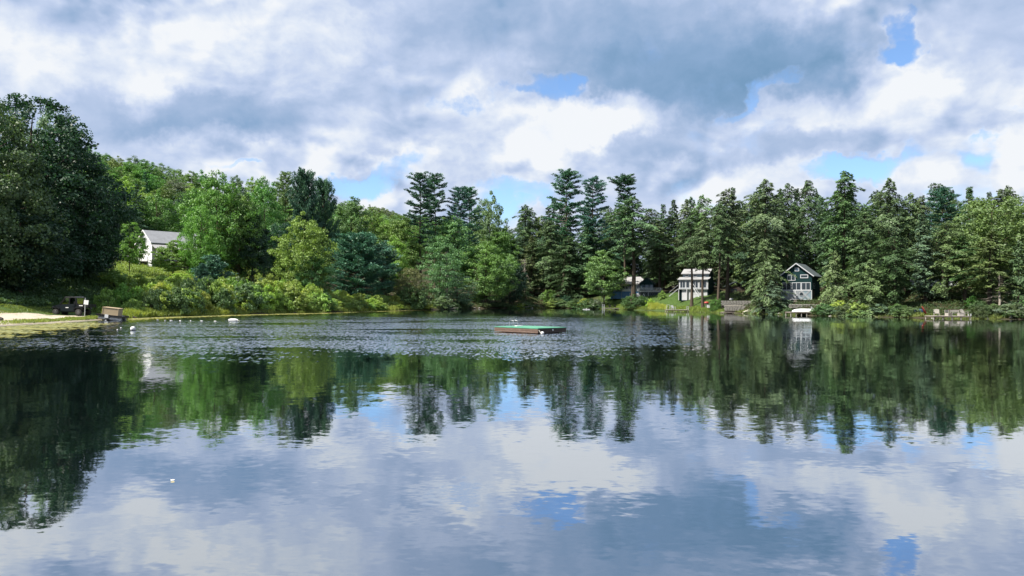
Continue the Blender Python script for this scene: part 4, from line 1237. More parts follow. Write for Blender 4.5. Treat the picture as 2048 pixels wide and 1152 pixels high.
for s, (ya, za, yb, zb) in enumerate([(-.47, eave - .45 * sl, Wh / 2, ridge + .03), (Wh / 2, ridge + .03, Wh + .47, eave - .45 * sl)]):
    MB().bar((-.50, ya, za + .14), (-.50, yb, zb + .14), .08, .24).build("barge_board", M_WHITE, roof)
# porch along the long side facing the pond
pr = MB().prism([(-2.6, eave - 1.5), (-.3, eave - .52), (-.3, eave - .38), (-2.6, eave - 1.36)], -.3, Lh + .3, 'x')
pr.build("porch_roof", M_SHINGLE_L, hs)
for k in range(5):
    MB().box(.1 + k * (Lh - .3) / 4, .24 + k * (Lh - .3) / 4, -2.45, -2.31, .3, eave - 1.45).build("porch_post", M_WHITE, hs)
MB().box(0, Lh, -2.5, 0, .1, .3).build("porch_floor", M_DOCKD, hs)
for x0 in (2, 5.2, 8.6):
    window(hs, x0, x0 + 1.3, 1.1, 2.5, 0, 2)
MB().box(7.2, 8.1, -.06, 0.02, .3, 2.4).build("door", M_DARKW, hs)
for y0 in (1.3, 5.6):
    window(hs, y0, y0 + .8, 1.1, 2.6, 0, 1, axis='x', face=-1)
window(hs, 3.7, 4.5, 4.7, 5.7, 0, 1, axis='x', face=-1)
window(hs, 3.4, 4.3, .35, 2.35, 0, 1, axis='x', face=-1, label="white side door with a glass pane")
dk = MB().box(-2.4, -.04, 2.2, 7.2, .12, .3)
for y in (2.3, 4.7, 7.1): dk.box(-2.35, -2.2, y - .08, y + .08, -1.6, .12)
dk.build("deck", M_DOCK, hs)
rail(hs, [(-.1, 2.25, .3), (-2.35, 2.25, .3), (-2.35, 7.15, .3)])
st = MB()
for k in range(7): st.box(-2.4, -1.5, 7.25 + k * .28, 7.52 + k * .28, .1 - k * .19, .14 - k * .19)
st.bar((-2.45, 7.2, .1), (-2.45, 9.3, -1.3), .06, .25); st.bar((-2.45, 7.2, 1.0), (-2.45, 9.3, -.4), .06, .08)
st.build("stairs", M_WHITE, hs)
for u, n in ((3.0, 0), (10.2, 1)):
    MB().box(u, u + .5, 5.3, 5.8, 5.6, 7.6).build("chimney", M_STONE, roof) if n else None

# white car parked beside the house
D = 158.0
b = base_at(234, D); b.z = zat(234, 520, D)
car = empty("parked_car", b, math.radians(8), "white car parked by the trees left of the white house, half hidden by plants", 'car')
bd = MB().prism([(-2.2, .35), (2.2, .35), (2.25, .8), (1.9, .98), (1.0, 1.03), (-1.9, 1.05), (-2.25, .85)], -.88, .88, 'y')
bd.prism([(-1.75, 1.03), (1.05, 1.0), (.45, 1.48), (-1.2, 1.50)], -.74, .74, 'y')
bd.build("body", M_CARW, car)
for s in (-1, 1):
    MB().prism([(-1.45, 1.08), (.78, 1.06), (.36, 1.40), (-1.1, 1.42)], s * .745, s * .76, 'y').build("side_window", M_GLASS, car)
    for x in (-1.4, 1.4):
        wl = MB().tube([(x, s * .72, .34), (x, s * .92, .34)], .34, 16).build("wheel", M_TYRE, car)
        MB().tube([(x, s * .90, .34), (x, s * .935, .34)], .2, 12).build("rim", M_METAL, wl)
    MB().box(2.16, 2.27, s * .55 - .18, s * .55 + .18, .62, .76).build("headlight", M_LAMPG, car)
MB().prism([(1.06, 1.02), (1.10, 1.02), (.50, 1.47), (.46, 1.47)], -.68, .68, 'y').build("windscreen", M_GLASS, car)

# two dark bins on the meadow's edge
for px, l in ((367, "dark waste bin on the meadow edge, left one of two"), (377, "dark waste bin on the meadow edge, right one of two")):
    D = 158.0
    b = base_at(px, D); b.z = zat(px, 541, D)
    t = empty("waste_bin", b, .2, l, 'bin', "waste bins on the meadow edge")
    MB().prism([(-.36, 0), (.36, 0), (.44, 1.05), (-.44, 1.05)], -.36, .36, 'y').build("body", M_BLACK, t)
    MB().box(-.48, .48, -.44, .44, 1.055, 1.14).build("lid", M_BLACK, t)
    MB().tube([(-.3, .42, .12), (.3, .42, .12)], .12, 10).build("wheels", M_TYRE, t)

# ------------------------------------------------------------------ utility vehicle on the beach
D = 84.0
X = at(147, D)
b = Vector((X, D, G(X, D)))
uv = empty("utility_vehicle", b, math.radians(-6), "dark side-by-side utility vehicle with an open cargo bed parked on the grass", 'utility vehicle')
uv.scale = (1.08, 1.0, 1.04)
body = MB()
body.prism([(-1.86, .62), (-1.90, .92), (-1.62, 1.10), (-1.12, 1.18), (-.95, 1.20), (-.95, .48), (-1.35, .48), (-1.5, .74)], -.62, .62, 'y')      # bonnet and nose
body.prism([(-.98, .38), (-.95, 1.14), (.72, 1.14), (.72, .38)], -.70, .70, 'y')                                                             # cab tub
body.prism([(.72, .50), (.72, 1.05), (1.0, 1.05), (1.0, .60)], -.66, .66, 'y')
body.build("body", M_DKBODY, uv)
for s in (-1, 1):
    fd = MB().prism([(-1.98, .70), (-1.82, .88), (-1.30, .94), (-1.02, .74), (-1.02, .66), (-1.30, .82), (-1.80, .78)], s * .62, s * .84, 'y')
    fd.build("front_fender", M_BLACK, uv)
    MB().prism([(.55, .60), (.75, .86), (1.40, .90), (1.62, .66), (1.56, .62), (1.36, .80), (.82, .78)], s * .60, s * .84, 'y').build("rear_fender", M_BLACK, uv)
    d = MB().prism([(-.88, .46), (-.80, 1.20), (.60, 1.24), (.60, .50)], s * .705, s * .745, 'y').build("door", M_DKBODY, uv)
    MB().bar((.38, s * .76, 1.0), (.54, s * .76, 1.0), .03, .04).build("handle", M_BLACK, d)
    MB().box(-.34, -.02, *sorted((s * .748, s * .752)), .80, .88).build("decal", M_WHITE, d)
    MB().box(-1.90, -1.84, s * .42 - .14, s * .42 + .14, .86, .98).build("headlight", M_LAMPG, uv)
# cab frame
cab = MB()
for s in (-1, 1):
    y = s * .66
    cab.bar((-1.02, y, 1.16), (-.42, y, 1.93), .11); cab.bar((-.42, y, 1.93), (.70, y, 1.93), .10)
    cab.bar((.70, y, 1.93), (.86, y, 1.10), .12); cab.bar((.02, y, 1.12), (.06, y, 1.92), .11)
cab.bar((-.42, -.66, 1.93), (-.42, .66, 1.93), .07); cab.bar((.70, -.66, 1.93), (.70, .66, 1.93), .07)
cab.build("roll_cage", M_BLACK, uv)
MB().prism([(-.52, 1.95), (-.40, 2.02), (.66, 2.03), (.80, 1.95)], -.72, .72, 'y').build("roof", M_RIM, uv)
MB().prism([(-1.02, 1.20), (-.99, 1.20), (-.43, 1.90), (-.46, 1.90)], -.62, .62, 'y').build("windscreen", M_CLEARW, uv)
for s in (-1, 1):
    MB().prism([(-.90, 1.18), (-.02, 1.18), (.02, 1.88), (-.42, 1.88)], s * .655, s * .665, 'y').build("side_window", M_CLEARW, uv)
MB().box(.76, .78, -.60, .60, 1.18, 1.88).build("rear_window", M_CLEARW, uv)
se = MB().box(-.15, .45, -.55, .55, .75, .95).box(.42, .60, -.55, .55, .95, 1.5)
se.build("seat", M_BLACK, uv)
MB().tube([(-.55, -.35, 1.15), (-.42, -.35, 1.38)], .03, 6).tube([(-.50, -.35 + .2 * math.cos(a * .52), 1.36 + .2 * math.sin(a * .52)) for a in range(13)], .025, 5).build("steering_wheel", M_BLACK, uv)
bed = MB().box(.92, 2.15, -.72, .72, .86, .92)
bed.box(.92, 2.12, -.72, -.67, .925, 1.22).box(.92, 2.12, .67, .72, .925, 1.22).box(.92, .97, -.665, .665, .925, 1.22).box(2.10, 2.16, -.665, .665, .925, 1.22)
bd_ = bed.build("cargo_bed", M_BLACK, uv)
MB().box(1.15, 1.55, -.728, -.722, 1.02, 1.10).build("decal", M_WHITE, bd_)
for x in (-1.42, 1.14):
    for s in (-1, 1):
        wh = MB()
        wh.tube([(x, s * .58, .34), (x, s * .62, .34), (x, s * .82, .34), (x, s * .86, .34)], [.27, .34, .34, .27], 20)
        for k in range(16):
            a = k * math.pi / 8
            M = Matrix.Translation((x, s * .72, .34)) @ Matrix.Rotation(a, 4, 'Y')
            wh.box(-.035, .035, -.11, .11, .335, .362, M)
        o = wh.build("wheel", M_TYRE, uv)
        MB().tube([(x, s * .855, .34), (x, s * .872, .34)], [.19, .15], 12).build("rim", M_RIM, o)
MB().box(-1.2, 1.4, -.35, .35, .34, .46).build("chassis", M_BLACK, uv)

# sign on a grey post
D = 80.5
b = base_at(170, D)
sg = empty("sign_post", b, .05, "small white blank sign on a grey post behind the utility vehicle", 'sign')
MB().tube([(0, 0, -.3), (.06, 0, 2.1)], .05, 8).build("post", M_METAL, sg)
MB().box(-.26, .22, -.075, -.055, 1.38, 1.86, Matrix.Rotation(.12, 4, 'Y')).build("sign_panel", M_WHITE, sg)

# trailer with raft and plywood box
D = 79.0
X = at(225, D)
b = Vector((X, D, -.06))
tr = empty("boat_trailer", b, math.radians(8), "tilted black and grey float on a trailer backed to the water's edge", 'trailer')
Mt = Matrix.Rotation(math.radians(6.5), 4, 'Y')
MB().box(-1.22, 1.22, -.95, .95, .42, .58, Mt).build("float_deck", M_METAL, tr)
MB().box(-1.25, 1.25, -1.0, -.955, .44, .64, Mt).box(-1.25, 1.25, .955, 1.0, .44, .64, Mt).box(-1.30, -1.255, -1.0, 1.0, .44, .64, Mt).box(1.255, 1.30, -1.0, 1.0, .44, .64, Mt).build("rub_rail", M_BLACK, tr)
for y in (-.6, .6):
    MB().tube([Mt @ Vector((-1.15, y, .25)), Mt @ Vector((1.15, y, .25))], .165, 12).build("pontoon", M_METAL, tr)
MB().bar((-1.9, 0, .32), (.9, 0, .02), .08).bar((-.3, -.75, .1), (-.3, .75, .1), .08).build("frame", M_DOCKD, tr)
for s in (-1, 1):
    o = MB().tube([(-.3, s * .78, .0), (-.3, s * .92, .0)], .25, 16).build("wheel", M_TYRE, tr)
    MB().tube([(-.3, s * .915, .0), (-.3, s * .93, .0)], .12, 10).build("rim", M_WHITE, o)
MB().box(-.42, -.06, -1.03, -1.005, .30, .66, Mt).build("sign_panel", M_WHITE, tr)
bx = empty("storage_box", b, math.radians(8), "large tan plywood box sitting on the tilted float", 'box')
MB().box(-.86, .72, -.62, .62, .585, 1.34, Mt).build("body", M_TAN, bx)
MB().box(-.90, .76, -.66, .66, 1.343, 1.39, Mt).build("lid", M_TAN, bx)
for x in (-.84, .70):
    MB().box(x - .03, x + .03, -.645, -.622, .59, 1.34, Mt).build("batten", M_TAN, bx)

# small dark thing at the left edge: a low mooring block
D = 62.0
b = base_at(2, 66.0)
o = obj("mooring_stone", rock_mesh(21, M_DARKW), None, (at(1, 66.0), 66.0, G(at(1, 66.0), 66.0) + .12)); o.scale = (.32, .22, .2)
tag(o, "dark lump lying on the sand at the left edge", 'stone')

# ------------------------------------------------------------------ swimming raft
A = Vector((1.86, 52.6))
ra = empty("swim_raft", (A.x, A.y, 0), 0, "square swimming raft with green carpeted top anchored in the middle of the pond", 'raft')
ra.rotation_euler = (0, 0, math.radians(46.5))
# local: corner nearest the camera at the origin, sides run along +x (right, away) and +y (left, away)
RX, RY, TZ = 3.15, 4.35, .41
MB().box(.04, RX - .04, .04, RY - .04, .07, TZ - .06).build("deck_core", M_DOCKD, ra)
MB().box(-.03, RX + .03, -.03, RY + .03, TZ - .055, TZ).build("carpet_top", M_CARPET, ra)
for k, (z0, z1) in enumerate([(.05, .20), (.215, .375)]):
    MB().box(-.012 * k, .035, 0, RY, z0, z1).build("side_board", M_BROWNW, ra)
    MB().box(RX - .035, RX + .012 * k, 0, RY, z0, z1).build("side_board", M_BROWNW, ra)
    o = MB().box(.037, RX - .037, -.012 * k, .035, z0, z1).build("side_board", M_DARKW, ra)  # shade on this side is put into the board colour
    o['label'] = "side board coloured dark for its shaded side"
    MB().box(.037, RX - .037, RY - .035, RY + .012 * k, z0, z1).build("side_board", M_BROWNW, ra)
for i in range(3):
    for j in range(2):
        MB().tube([(.35 + i * 1.15, .4 + j * 2.6, -.05), (.35 + i * 1.15, 1.2 + j * 2.6, -.05)], .17, 10).build("float_drum", M_BLACK, ra)
MB().box(1.55, 1.67, -.035, -.014, .19, .31).build("reflector", M_WHITE, ra)
ld = MB()
for x in (1.75, 2.15):
    ld.tube([(x, RY - .35, TZ + .02), (x, RY - .33, TZ + .38), (x, RY - .1, TZ + .45), (x, RY + .12, TZ + .38), (x, RY + .16, -.5)], .011, 6)
for z in (.25, .0, -.25): ld.tube([(1.75, RY + .15, z), (2.15, RY + .15, z)], .018, 6)
ld.build("ladder", M_METAL, ra)
MB().box(1.6, 2.3, RY - .8, RY - .55, TZ + .003, TZ + .05).build("cleat_board", M_WHITE, ra)
MB().tube([(.05, -.03, .28), (.12, -.12, .12), (.22, -.22, .02), (.4, -.32, -.1)], .035, 6).build("mooring_rope", M_ROPE, ra)
bl = MB().ball((A.x + .30, A.y - .35, .07), .13, 14, 9, (1, 1, .95)).build("mooring_float", M_BUOY, None, smooth=True)
tag(bl, "small white float tied at the near corner of the raft", 'buoy')

# ------------------------------------------------------------------ buoys and swim line
D = CAM_H * F / (661.5 - hor(267))
bu = empty("buoy", (at(267, D), D, 0), 0, "round white buoy floating off the beach in front of the trailer", 'buoy')
MB().ball((0, 0, .14), .185, 20, 12).build("ball", M_BUOY, bu, smooth=True)
MB().tube([(0, 0, .005), (0, 0, .03)], .19, 16).build("waterline_band", M_BLACK, bu)
D = CAM_H * F / (642.5 - hor(467))
bu = empty("buoy", (at(467, D), D, 0), math.radians(-14), "long white sausage-shaped float at the end of the swim line", 'buoy')
MB().tube([(-.58, 0, .10), (-.5, 0, .11), (-.3, 0, .12), (.3, 0, .12), (.5, 0, .11), (.58, 0, .10)], [.02, .11, .16, .16, .11, .02], 12).build("hull", M_BUOY, bu, smooth=True)
MB().tube([(.58, 0, .1), (.78, 0, .02)], .02, 6).build("tow_ring", M_ROPE, bu)
line_pts = []
for k, (px, py) in enumerate([(331, 641), (343, 641), (361, 641.5), (382, 641.5), (404, 642), (431, 642.5), (316, 640), (243, 656), (236, 660)]):
    D = CAM_H * F / (py + 1 - hor(px))
    f = MB().tube([(-.13, 0, .05), (-.10, 0, .05), (.10, 0, .05), (.13, 0, .05)], [.02, .05, .05, .02], 10).build("line_float", M_BUOY, None, (at(px, D), D, 0), smooth=True)
    f.rotation_euler = (0, 0, random.uniform(0, 3))
    tag(f, "small white float strung on the swim line" if k < 7 else "small white float beside the round white buoy", 'float', "floats of the swim line" if k < 7 else "floats beside the round buoy")
    if k < 6: line_pts.append((at(px, D), D, .012))
D = CAM_H * F / (619.3 - hor(1173))
fl = MB().box(-.85, .85, -.5, .5, .02, .17).prism([(-.9, .03), (-.85, .03), (-.85, .15)], -.5, .5, 'y').box(-.06, .06, -.3, .3, .172, .34).build("paddle_board", M_BUOY, None, (at(1173, D), D, 0))
tag(fl, "tiny yellowish white float lying on the water left of the small dock", 'float')
# ------------------------------------------------------------------ blue cottage (leftmost on the right bank)
D = 208.0
b = base_at(1262, D); b.z = zat(1262, 592, D)
H1 = empty("blue_cottage", b, math.radians(-20), "blue and white cottage with a hipped grey roof behind a thick tree trunk", 'cottage')
s = D / F    # metres per photograph pixel there
MB().box(-5.8, 4.0, 0, 6.0, -.8, 1.28).build("lower_wall", M_BLUE, H1)
MB().box(-2.6, 4.0, -.004, 5.9, 1.283, 3.45).box(-5.5, -2.604, 1.2, 5.9, 1.283, 3.4).build("upper_wall", M_DIMW, H1)
MB().box(-.4, 4.02, -.05, -.008, -.5, .80).build("lower_panel", M_DIMW, H1)
rf = MB()
z0, z1 = 3.42, 5.5
rf.add([(-6.4, -.6, z0), (4.6, -.6, z0), (4.6, 6.5, z0), (-6.4, 6.5, z0), (-2.6, 3, z1), (2.2, 3, z1),
        (-6.4, -.6, z0 - .15), (4.6, -.6, z0 - .15), (4.6, 6.5, z0 - .15), (-6.4, 6.5, z0 - .15)],
       [(0, 1, 5, 4), (1, 2, 5), (2, 3, 4, 5), (3, 0, 4), (0, 6, 7, 1), (1, 7, 8, 2), (2, 8, 9, 3), (3, 9, 6, 0), (6, 9, 8, 7)])
roof = rf.build("roof", M_SHINGLE_L, H1)
for k, x0 in enumerate((-2.45, -1.55, -.65, .25, 1.75, 2.6)):
    window(H1, x0, x0 + .72, 2.0, 3.2, -.004, 1, fw=.07)
window(H1, -.3, 1.1, .25, .72, -.05, 2, fw=.06)
gb = MB().prism([(2.5, 3.3), (6.6, 3.3), (4.55, 4.9)], -.9, 2.4, 'y').box(2.6, 6.5, -.8, 2.3, 1.35, 3.3)
gb.build("side_wing", M_GREENP, H1)
MB().prism([(2.3, 3.25), (4.55, 5.02), (6.8, 3.25), (6.8, 3.40), (4.55, 5.18), (2.3, 3.40)], -1.1, 2.5, 'y').build("wing_roof", M_SHINGLE_D, H1)
for x0 in (3.0, 4.2, 5.4):
    window(H1, x0, x0 + .8, 1.8, 3.1, -.8, 2, frame=M_GREYB, glass=M_GLASSB, fw=.06)
dk = MB().box(2.5, 8.6, -2.6, -.82, 1.12, 1.28).box(6.52, 8.6, -.8, 2.0, 1.12, 1.28)
for x, y in ((2.6, -2.5), (5.2, -2.5), (8.4, -2.5), (8.4, 1.8)): dk.box(x, x + .14, y, y + .14, -1.4, 1.12)
dk.build("porch_deck", M_DIMW, H1)
rail(H1, [(2.6, -2.5, 1.28), (8.5, -2.5, 1.28), (8.5, 1.9, 1.28)])
MB().prism([(2.7, -1.0), (2.8, 1.1), (8.4, 1.1), (8.4, -1.0)], -.75, -.74, 'y').build("lattice_backing", M_DARKW, H1)
lt = MB()
for k in range(12):
    x = 2.8 + k * .48
    lt.bar((x, -2.44, -.9), (min(x + 1.0, 8.4), -2.44, 1.08), .05); lt.bar((x, -2.40, 1.08), (min(x + 1.0, 8.4), -2.40, -.9), .05)
lt.build("lattice", M_GREYB, H1)
dk = MB().box(-8.4, -5.82, -.6, 3.2, 1.0, 1.16)
for y in (-.5, 3.0): dk.box(-8.3, -8.16, y, y + .14, -1.4, 1.0)
dk.build("side_deck", M_DIMW, H1)
rail(H1, [(-5.9, -.5, 1.16), (-8.3, -.5, 1.16), (-8.3, 3.1, 1.16)])
MB().bar((-5.0, -.5, -.8), (-5.0, -.5, 3.3), .12).bar((-2.7, -.1, -.8), (-2.7, -.1, 3.3), .10).build("corner_post", M_GREYB, H1)
MB().bar((6.7, 2.4, 1.2), (8.3, -3.4, -.9), .06, .12).build("stair_rail", M_DIMW, H1)


def chair(px, D, dz, rz, mat, label, group=None, sc=1.0, z=None):
    b = base_at(px, D, dz)
    if z is not None: b.z = z
    c = empty("lawn_chair", b, rz, label, 'chair', group)
    c.scale = (sc, sc, sc)
    MB().prism([(-.30, .36), (.30, .30), (.30, .34), (-.30, .40)], -.28, .28, 'x').build("seat", mat, c)
    bk = MB()
    for k in range(5):
        x = -.26 + k * .13
        bk.bar((x, .24, .30), (x * 1.15, .52, 1.0 - .04 * abs(k - 2)), .10, .03)
    bk.build("backrest", mat, c)
    for s_ in (-1, 1):
        MB().bar((s_ * .33, -.30, 0), (s_ * .33, -.30, .58), .06).build("leg", mat, c)
        MB().bar((s_ * .33, .34, 0), (s_ * .33, .28, .58), .06).build("leg", mat, c)
        MB().box(s_ * .36 - .08, s_ * .36 + .08, -.42, .40, .583, .615).build("armrest", mat, c)
    return c


def dock(px0, px1, D, top_py, depth, label, mat=M_DOCK, rz=0.0, rails=None, nl=3, skirt=False, th=.14):
    """dock along the shore between two columns: planks, frame, posts"""
    x0, x1 = at(px0, D), at(px1, D)
    L = x1 - x0
    zt = zat((px0 + px1) / 2, top_py, D)
    r = empty("dock", (x0, D, 0), rz, label, 'dock')
    n = max(3, int(L / .30))
    for k in range(n):
        a, c = L * k / n + .008, L * (k + 1) / n - .008
        MB().box(a, c, 0, depth, zt - .04 + .003 * (k % 3), zt + .003 * (k % 3)).build("plank", mat, r)
    fr = MB().box(.02, L - .02, .02, .09, zt - th - .04, zt - .045).box(.02, L - .02, depth - .1, depth - .03, zt - th - .04, zt - .045)
    fr.box(.02, .09, .1, depth - .12, zt - th - .04, zt - .045).box(L - .09, L - .02, .1, depth - .12, zt - th - .04, zt - .045)
    fr.build("frame", M_DOCKD, r)
    for k in range(nl):
        for y in (.12, depth - .2):
            x = .1 + (L - .25) * k / max(1, nl - 1)
            MB().bar((x, y, -1.2), (x, y, zt - .05), .10).build("post", mat, r)
    for (f0, f1, h) in rails or []:
        for f in (f0, f1):
            MB().bar((L * f, .06, zt), (L * f, .06, zt + h), .09).build("rail_post", M_DIMW, r)
        MB().bar((L * f0, .06, zt + h), (L * f1, .06, zt + h), .07, .06).build("top_rail", M_DIMW, r)
    return r, zt, L


def hl(px, py):       # the distance at which the water lies at that row
    return CAM_H * F / (py - hor(px))


# docks of the right bank
Dd = Ds(1228) - 1.0
r, zt, L = dock(1209, 1248, Dd, 616.3, 2.2, "small grey dock with a white ladder under the layered maple")
ld = MB()
for x in (-.55, .0): ld.bar((x, .1, -.9), (x, .1, zt + 1.0), .09)
for z in (-.1, .25, .6, .95): ld.bar((-.55, .1, zt + z - .1), (0, .1, zt + z - .1), .07)
ld.build("ladder", M_DIMW, r)
chair(1221, Dd + 1.2, 0, 2.6, M_BLACK, "dark lawn chair on the small grey dock, near the ladder", z=zt)
chair(1229, Dd + 1.3, 0, 3.4, M_BLACK, "dark lawn chair on the small grey dock, farther from the ladder", z=zt)
Dd = hl(1356, 623.8)
r, zt, L = dock(1334, 1377, Dd, 619.4, 2.4, "low dock with white posts and a pale garden chair", mat=M_DOCK, nl=4, rails=[(0.0, .14, 1.05), (.93, 1.0, .75)])
chair(1347, Dd + 1.1, 0, .5, M_DIMW, "pale blue-white garden chair on the low dock with white posts", z=zt)
ra_ = MB().bar((L - .1, .2, zt), (L + 1.0, .1, -.3), .5, .06).build("ramp", M_DOCK, r)
Dd = hl(1466, 627.0)
r, zt, L = dock(1447, 1484, Dd, 624.2, 2.2, "low sunlit landing beside the stone wall", mat=M_DOCK, nl=3)
x = at(1480, Dd + .8)
o = MB().box(-.55, .5, -.35, .35, .0, .42).prism([(-.5, .42), (.3, .42), (.45, .95), (.25, .95)], -.3, .3, 'y').build("covered_seat", M_BLACK, None, (x, Dd + .9, zt + .004))
tag(o, "dark covered seat at the right end of the low landing", 'seat')
Dd = hl(1608, 631.5)
r, zt, L = dock(1581, 1637, Dd, 624.3, 2.6, "white-topped dock on short posts below the green gabled house", nl=6)
# upturned boat on the dock
x = at(1606, Dd + 1.2)
bt = empty("rowing_boat", (x, Dd + 1.1, zt), math.radians(4), "long white rowing boat lying upturned on the dock below the gabled house", 'boat')
sec = [(-2.0, .02, .10), (-1.8, .28, .30), (-1.3, .48, .46), (-.5, .58, .54), (.6, .58, .54), (1.5, .50, .48), (1.95, .42, .40)]
mb = MB(); n = 9
vs = []
for (xx, hw, hh) in sec:
    for k in range(n):
        a = math.pi * k / (n - 1)
        vs.append((xx, -hw * math.cos(a), .05 + hh * math.sin(a) ** .8))
fs = [(i * n + k, i * n + k + 1, (i + 1) * n + k + 1, (i + 1) * n + k) for i in range(len(sec) - 1) for k in range(n - 1)]
fs += [tuple(range(n))[::-1], tuple((len(sec) - 1) * n + k for k in range(n))]
mb.add(vs, fs).build("hull", M_BUOY, bt, smooth=True)
MB().bar((-1.9, 0, .34), (1.95, 0, .66), .05, .05).build("keel", M_DIMW, bt)
MB().bar((-1.3, -.50, .07), (1.9, -.50, .07), .05, .05).bar((-1.3, .50, .07), (1.9, .50, .07), .05, .05).build("gunwale", M_METAL, bt)
chair(1629, Dd + 1.0, 0, .9, M_DIMW, "white chair beside the upturned rowing boat", z=zt + .004)
Dd = hl(1905, 638.5)
r, zt, L = dock(1867, 1943, Dd, 632.0, 2.4, "long dock with white benches near the right edge", nl=5)
MB().bar((L - .06, .05, zt), (L - .06, .05, zt + .35), .08).bar((L * .93, .05, zt), (L * .93, .05, zt + .3), .06).build("mooring_post", M_DIMW, r)


def bench(px, D, w, label, z, rz=0, mat=M_PALE, back=True):
    t = empty("bench", (at(px, D), D, z), rz, label, 'bench')
    for k in range(3): MB().box(-w / 2, w / 2, -.24 + k * .16, -.10 + k * .16, .40, .44).build("seat_slat", mat, t)
    if back:
        for k in range(2): MB().box(-w / 2, w / 2, .27, .31, .55 + k * .17, .69 + k * .17).build("back_slat", mat, t)
    for s_ in (-1, 1):
        MB().box(s_ * w / 2 - .04, s_ * w / 2 + .04, -.24, .26, 0, .395).build("leg", mat, t)
        MB().box(s_ * w / 2 - .035, s_ * w / 2 + .035, .22, .268, .40, .86).build("back_post", mat, t)
    return t


bench(1911, Dd + 1.2, 1.25, "white slatted bench in the middle of the long dock", zt)
bench(1897, Dd + .7, .9, "low white bench left of the middle one on the long dock", zt, .5)
chair(1873, Dd + 1.0, 0, -.5, M_PALE, "weathered pale chair at the left end of the long dock", z=zt)
chair(1929, Dd + 1.0, 0, .4, M_PALE, "white armchair at the right end of the long dock", z=zt)
o = MB().box(-.32, .32, -.26, .26, 0, .40).box(-.34, .34, -.28, .28, .403, .45).build("cooler_box", M_PALE, None, (at(1921, Dd + .6), Dd + .6, zt + .004))
tag(o, "white cooler box standing between the benches on the long dock", 'box')

# red kayak leaning on the bank, blue tarpaulin behind it
D = Ds(1849) + .3
ky = empty("kayak", base_at(1853, D, .05), 0, "red kayak standing tilted on the bank left of the long dock", 'kayak')
ky.rotation_euler = (math.radians(12), math.radians(-36), .1)
ky.scale = (.74, .74, .74)
sec = [(-1.5, .03), (-1.3, .14), (-.8, .27), (0, .34), (.8, .27), (1.3, .14), (1.5, .03)]
n = 8
vs = [(.55 * r_ * math.sin(2 * math.pi * k / n) * (.7 if math.sin(2 * math.pi * k / n) > 0 else 1), -r_ * math.cos(2 * math.pi * k / n), 0 + z_) for (z_, r_) in sec for k in range(n)]
fs = [(i * n + k, i * n + (k + 1) % n, (i + 1) * n + (k + 1) % n, (i + 1) * n + k) for i in range(len(sec) - 1) for k in range(n)]
fs += [tuple(range(n))[::-1], tuple((len(sec) - 1) * n + k for k in range(n))]
MB().add([(v[0], v[1], v[2] + .9) for v in vs], fs).build("hull", M_RED, ky, smooth=True)
MB().tube([(.1, 0, .55), (.17, 0, .62), (.17, 0, 1.15), (.1, 0, 1.22)], [.10, .17, .17, .10], 10).build("cockpit", M_BLACK, ky)
b = base_at(1838, Ds(1838) + 2.4)
mb = MB().ball((0, 0, .2), 1, 12, 8)
mb.v = [(v[0] * 1.0, v[1] * .6, max(0, v[2] * .5 + .1 * math.sin(v[0] * 7))) for v in mb.v]
o = mb.build("tarpaulin", M_BLUET, None, b)
tag(o, "crumpled dark blue tarpaulin on the bank beside the red kayak", 'tarpaulin')

# ------------------------------------------------------------------ white-fronted cottage
D = 176.0
s = D / F
b = base_at(1387, D); b.z = zat(1387, 592, D)
H2 = empty("white_cottage", b, math.radians(-27), "white-fronted two-storey cottage with dormer windows and green sides behind two trunks", 'cottage')
Wd2 = 6.9
h = Wd2 / 2
MB().box(-h, h, 0, 6.5, -1.2, 3.9).box(-h + .5, h - .15, 1.6, 6.5, 3.903, 5.3).build("wall", M_GREENP, H2)
MB().box(-h - .01, h + .01, -.06, -.004, 1.75, 3.95).build("porch_front", M_DIMW, H2)
MB().box(-h + .7, h - .2, -.05, -.004, -1.0, 1.72).build("basement_front", M_DIMW, H2)
MB().box(-h - .05, -h + .1, -.5, -.06, -1.0, 1.7).box(-h + 1.9, -h + 2.05, -.5, -.06, -1.0, 1.7).box(-h - .1, h + .1, -.5, -.064, 1.60, 1.76).build("porch_beam", M_DIMW, H2)
MB().prism([(-.45, 3.85), (1.75, 4.45), (1.75, 4.58), (-.45, 3.98)], -h - .3, h + .3, 'x').build("porch_roof", M_SHINGLE_L, H2)
MB().box(-h + .5, h - .15, 1.54, 1.596, 4.4, 5.3).build("dormer_front", M_GREYB, H2)
MB().prism([(1.15, 5.25), (3.9, 6.45), (3.9, 6.6), (1.15, 5.40)], -h + .2, h + .1, 'x').prism([(3.9, 6.45), (6.9, 4.9), (6.9, 5.05), (3.9, 6.6)], -h + .2, h + .1, 'x').build("roof", M_SHINGLE_L, H2)
MB().prism([(1.6, 5.2), (6.5, 5.2), (3.9, 6.45)], -h + .5, h - .15, 'x').build("gable_wall", M_GREENP, H2)
for x0 in (-2.35, -.3, 1.75):
    window(H2, x0, x0 + .72, 4.68, 5.12, 1.54, 1, fw=.07)
for x0, wdt, pn in ((-3.15, 1.15, 2), (-1.7, .7, 1), (-.15, 1.2, 2), (1.45, .6, 1), (2.4, .6, 1)):
    window(H2, x0, x0 + wdt, 1.98, 3.55, -.06, pn, fw=.10)
window(H2, -.55, -.15, .2, 1.2, -.05, 1, fw=.04)
MB().bar((0.05, -.5, 2.9), (1.95, -1.3, .0), .06, .10).bar((0.05, -.5, 2.0), (1.95, -1.3, -.9), .06, .25).build("stair", M_DIMW, H2)
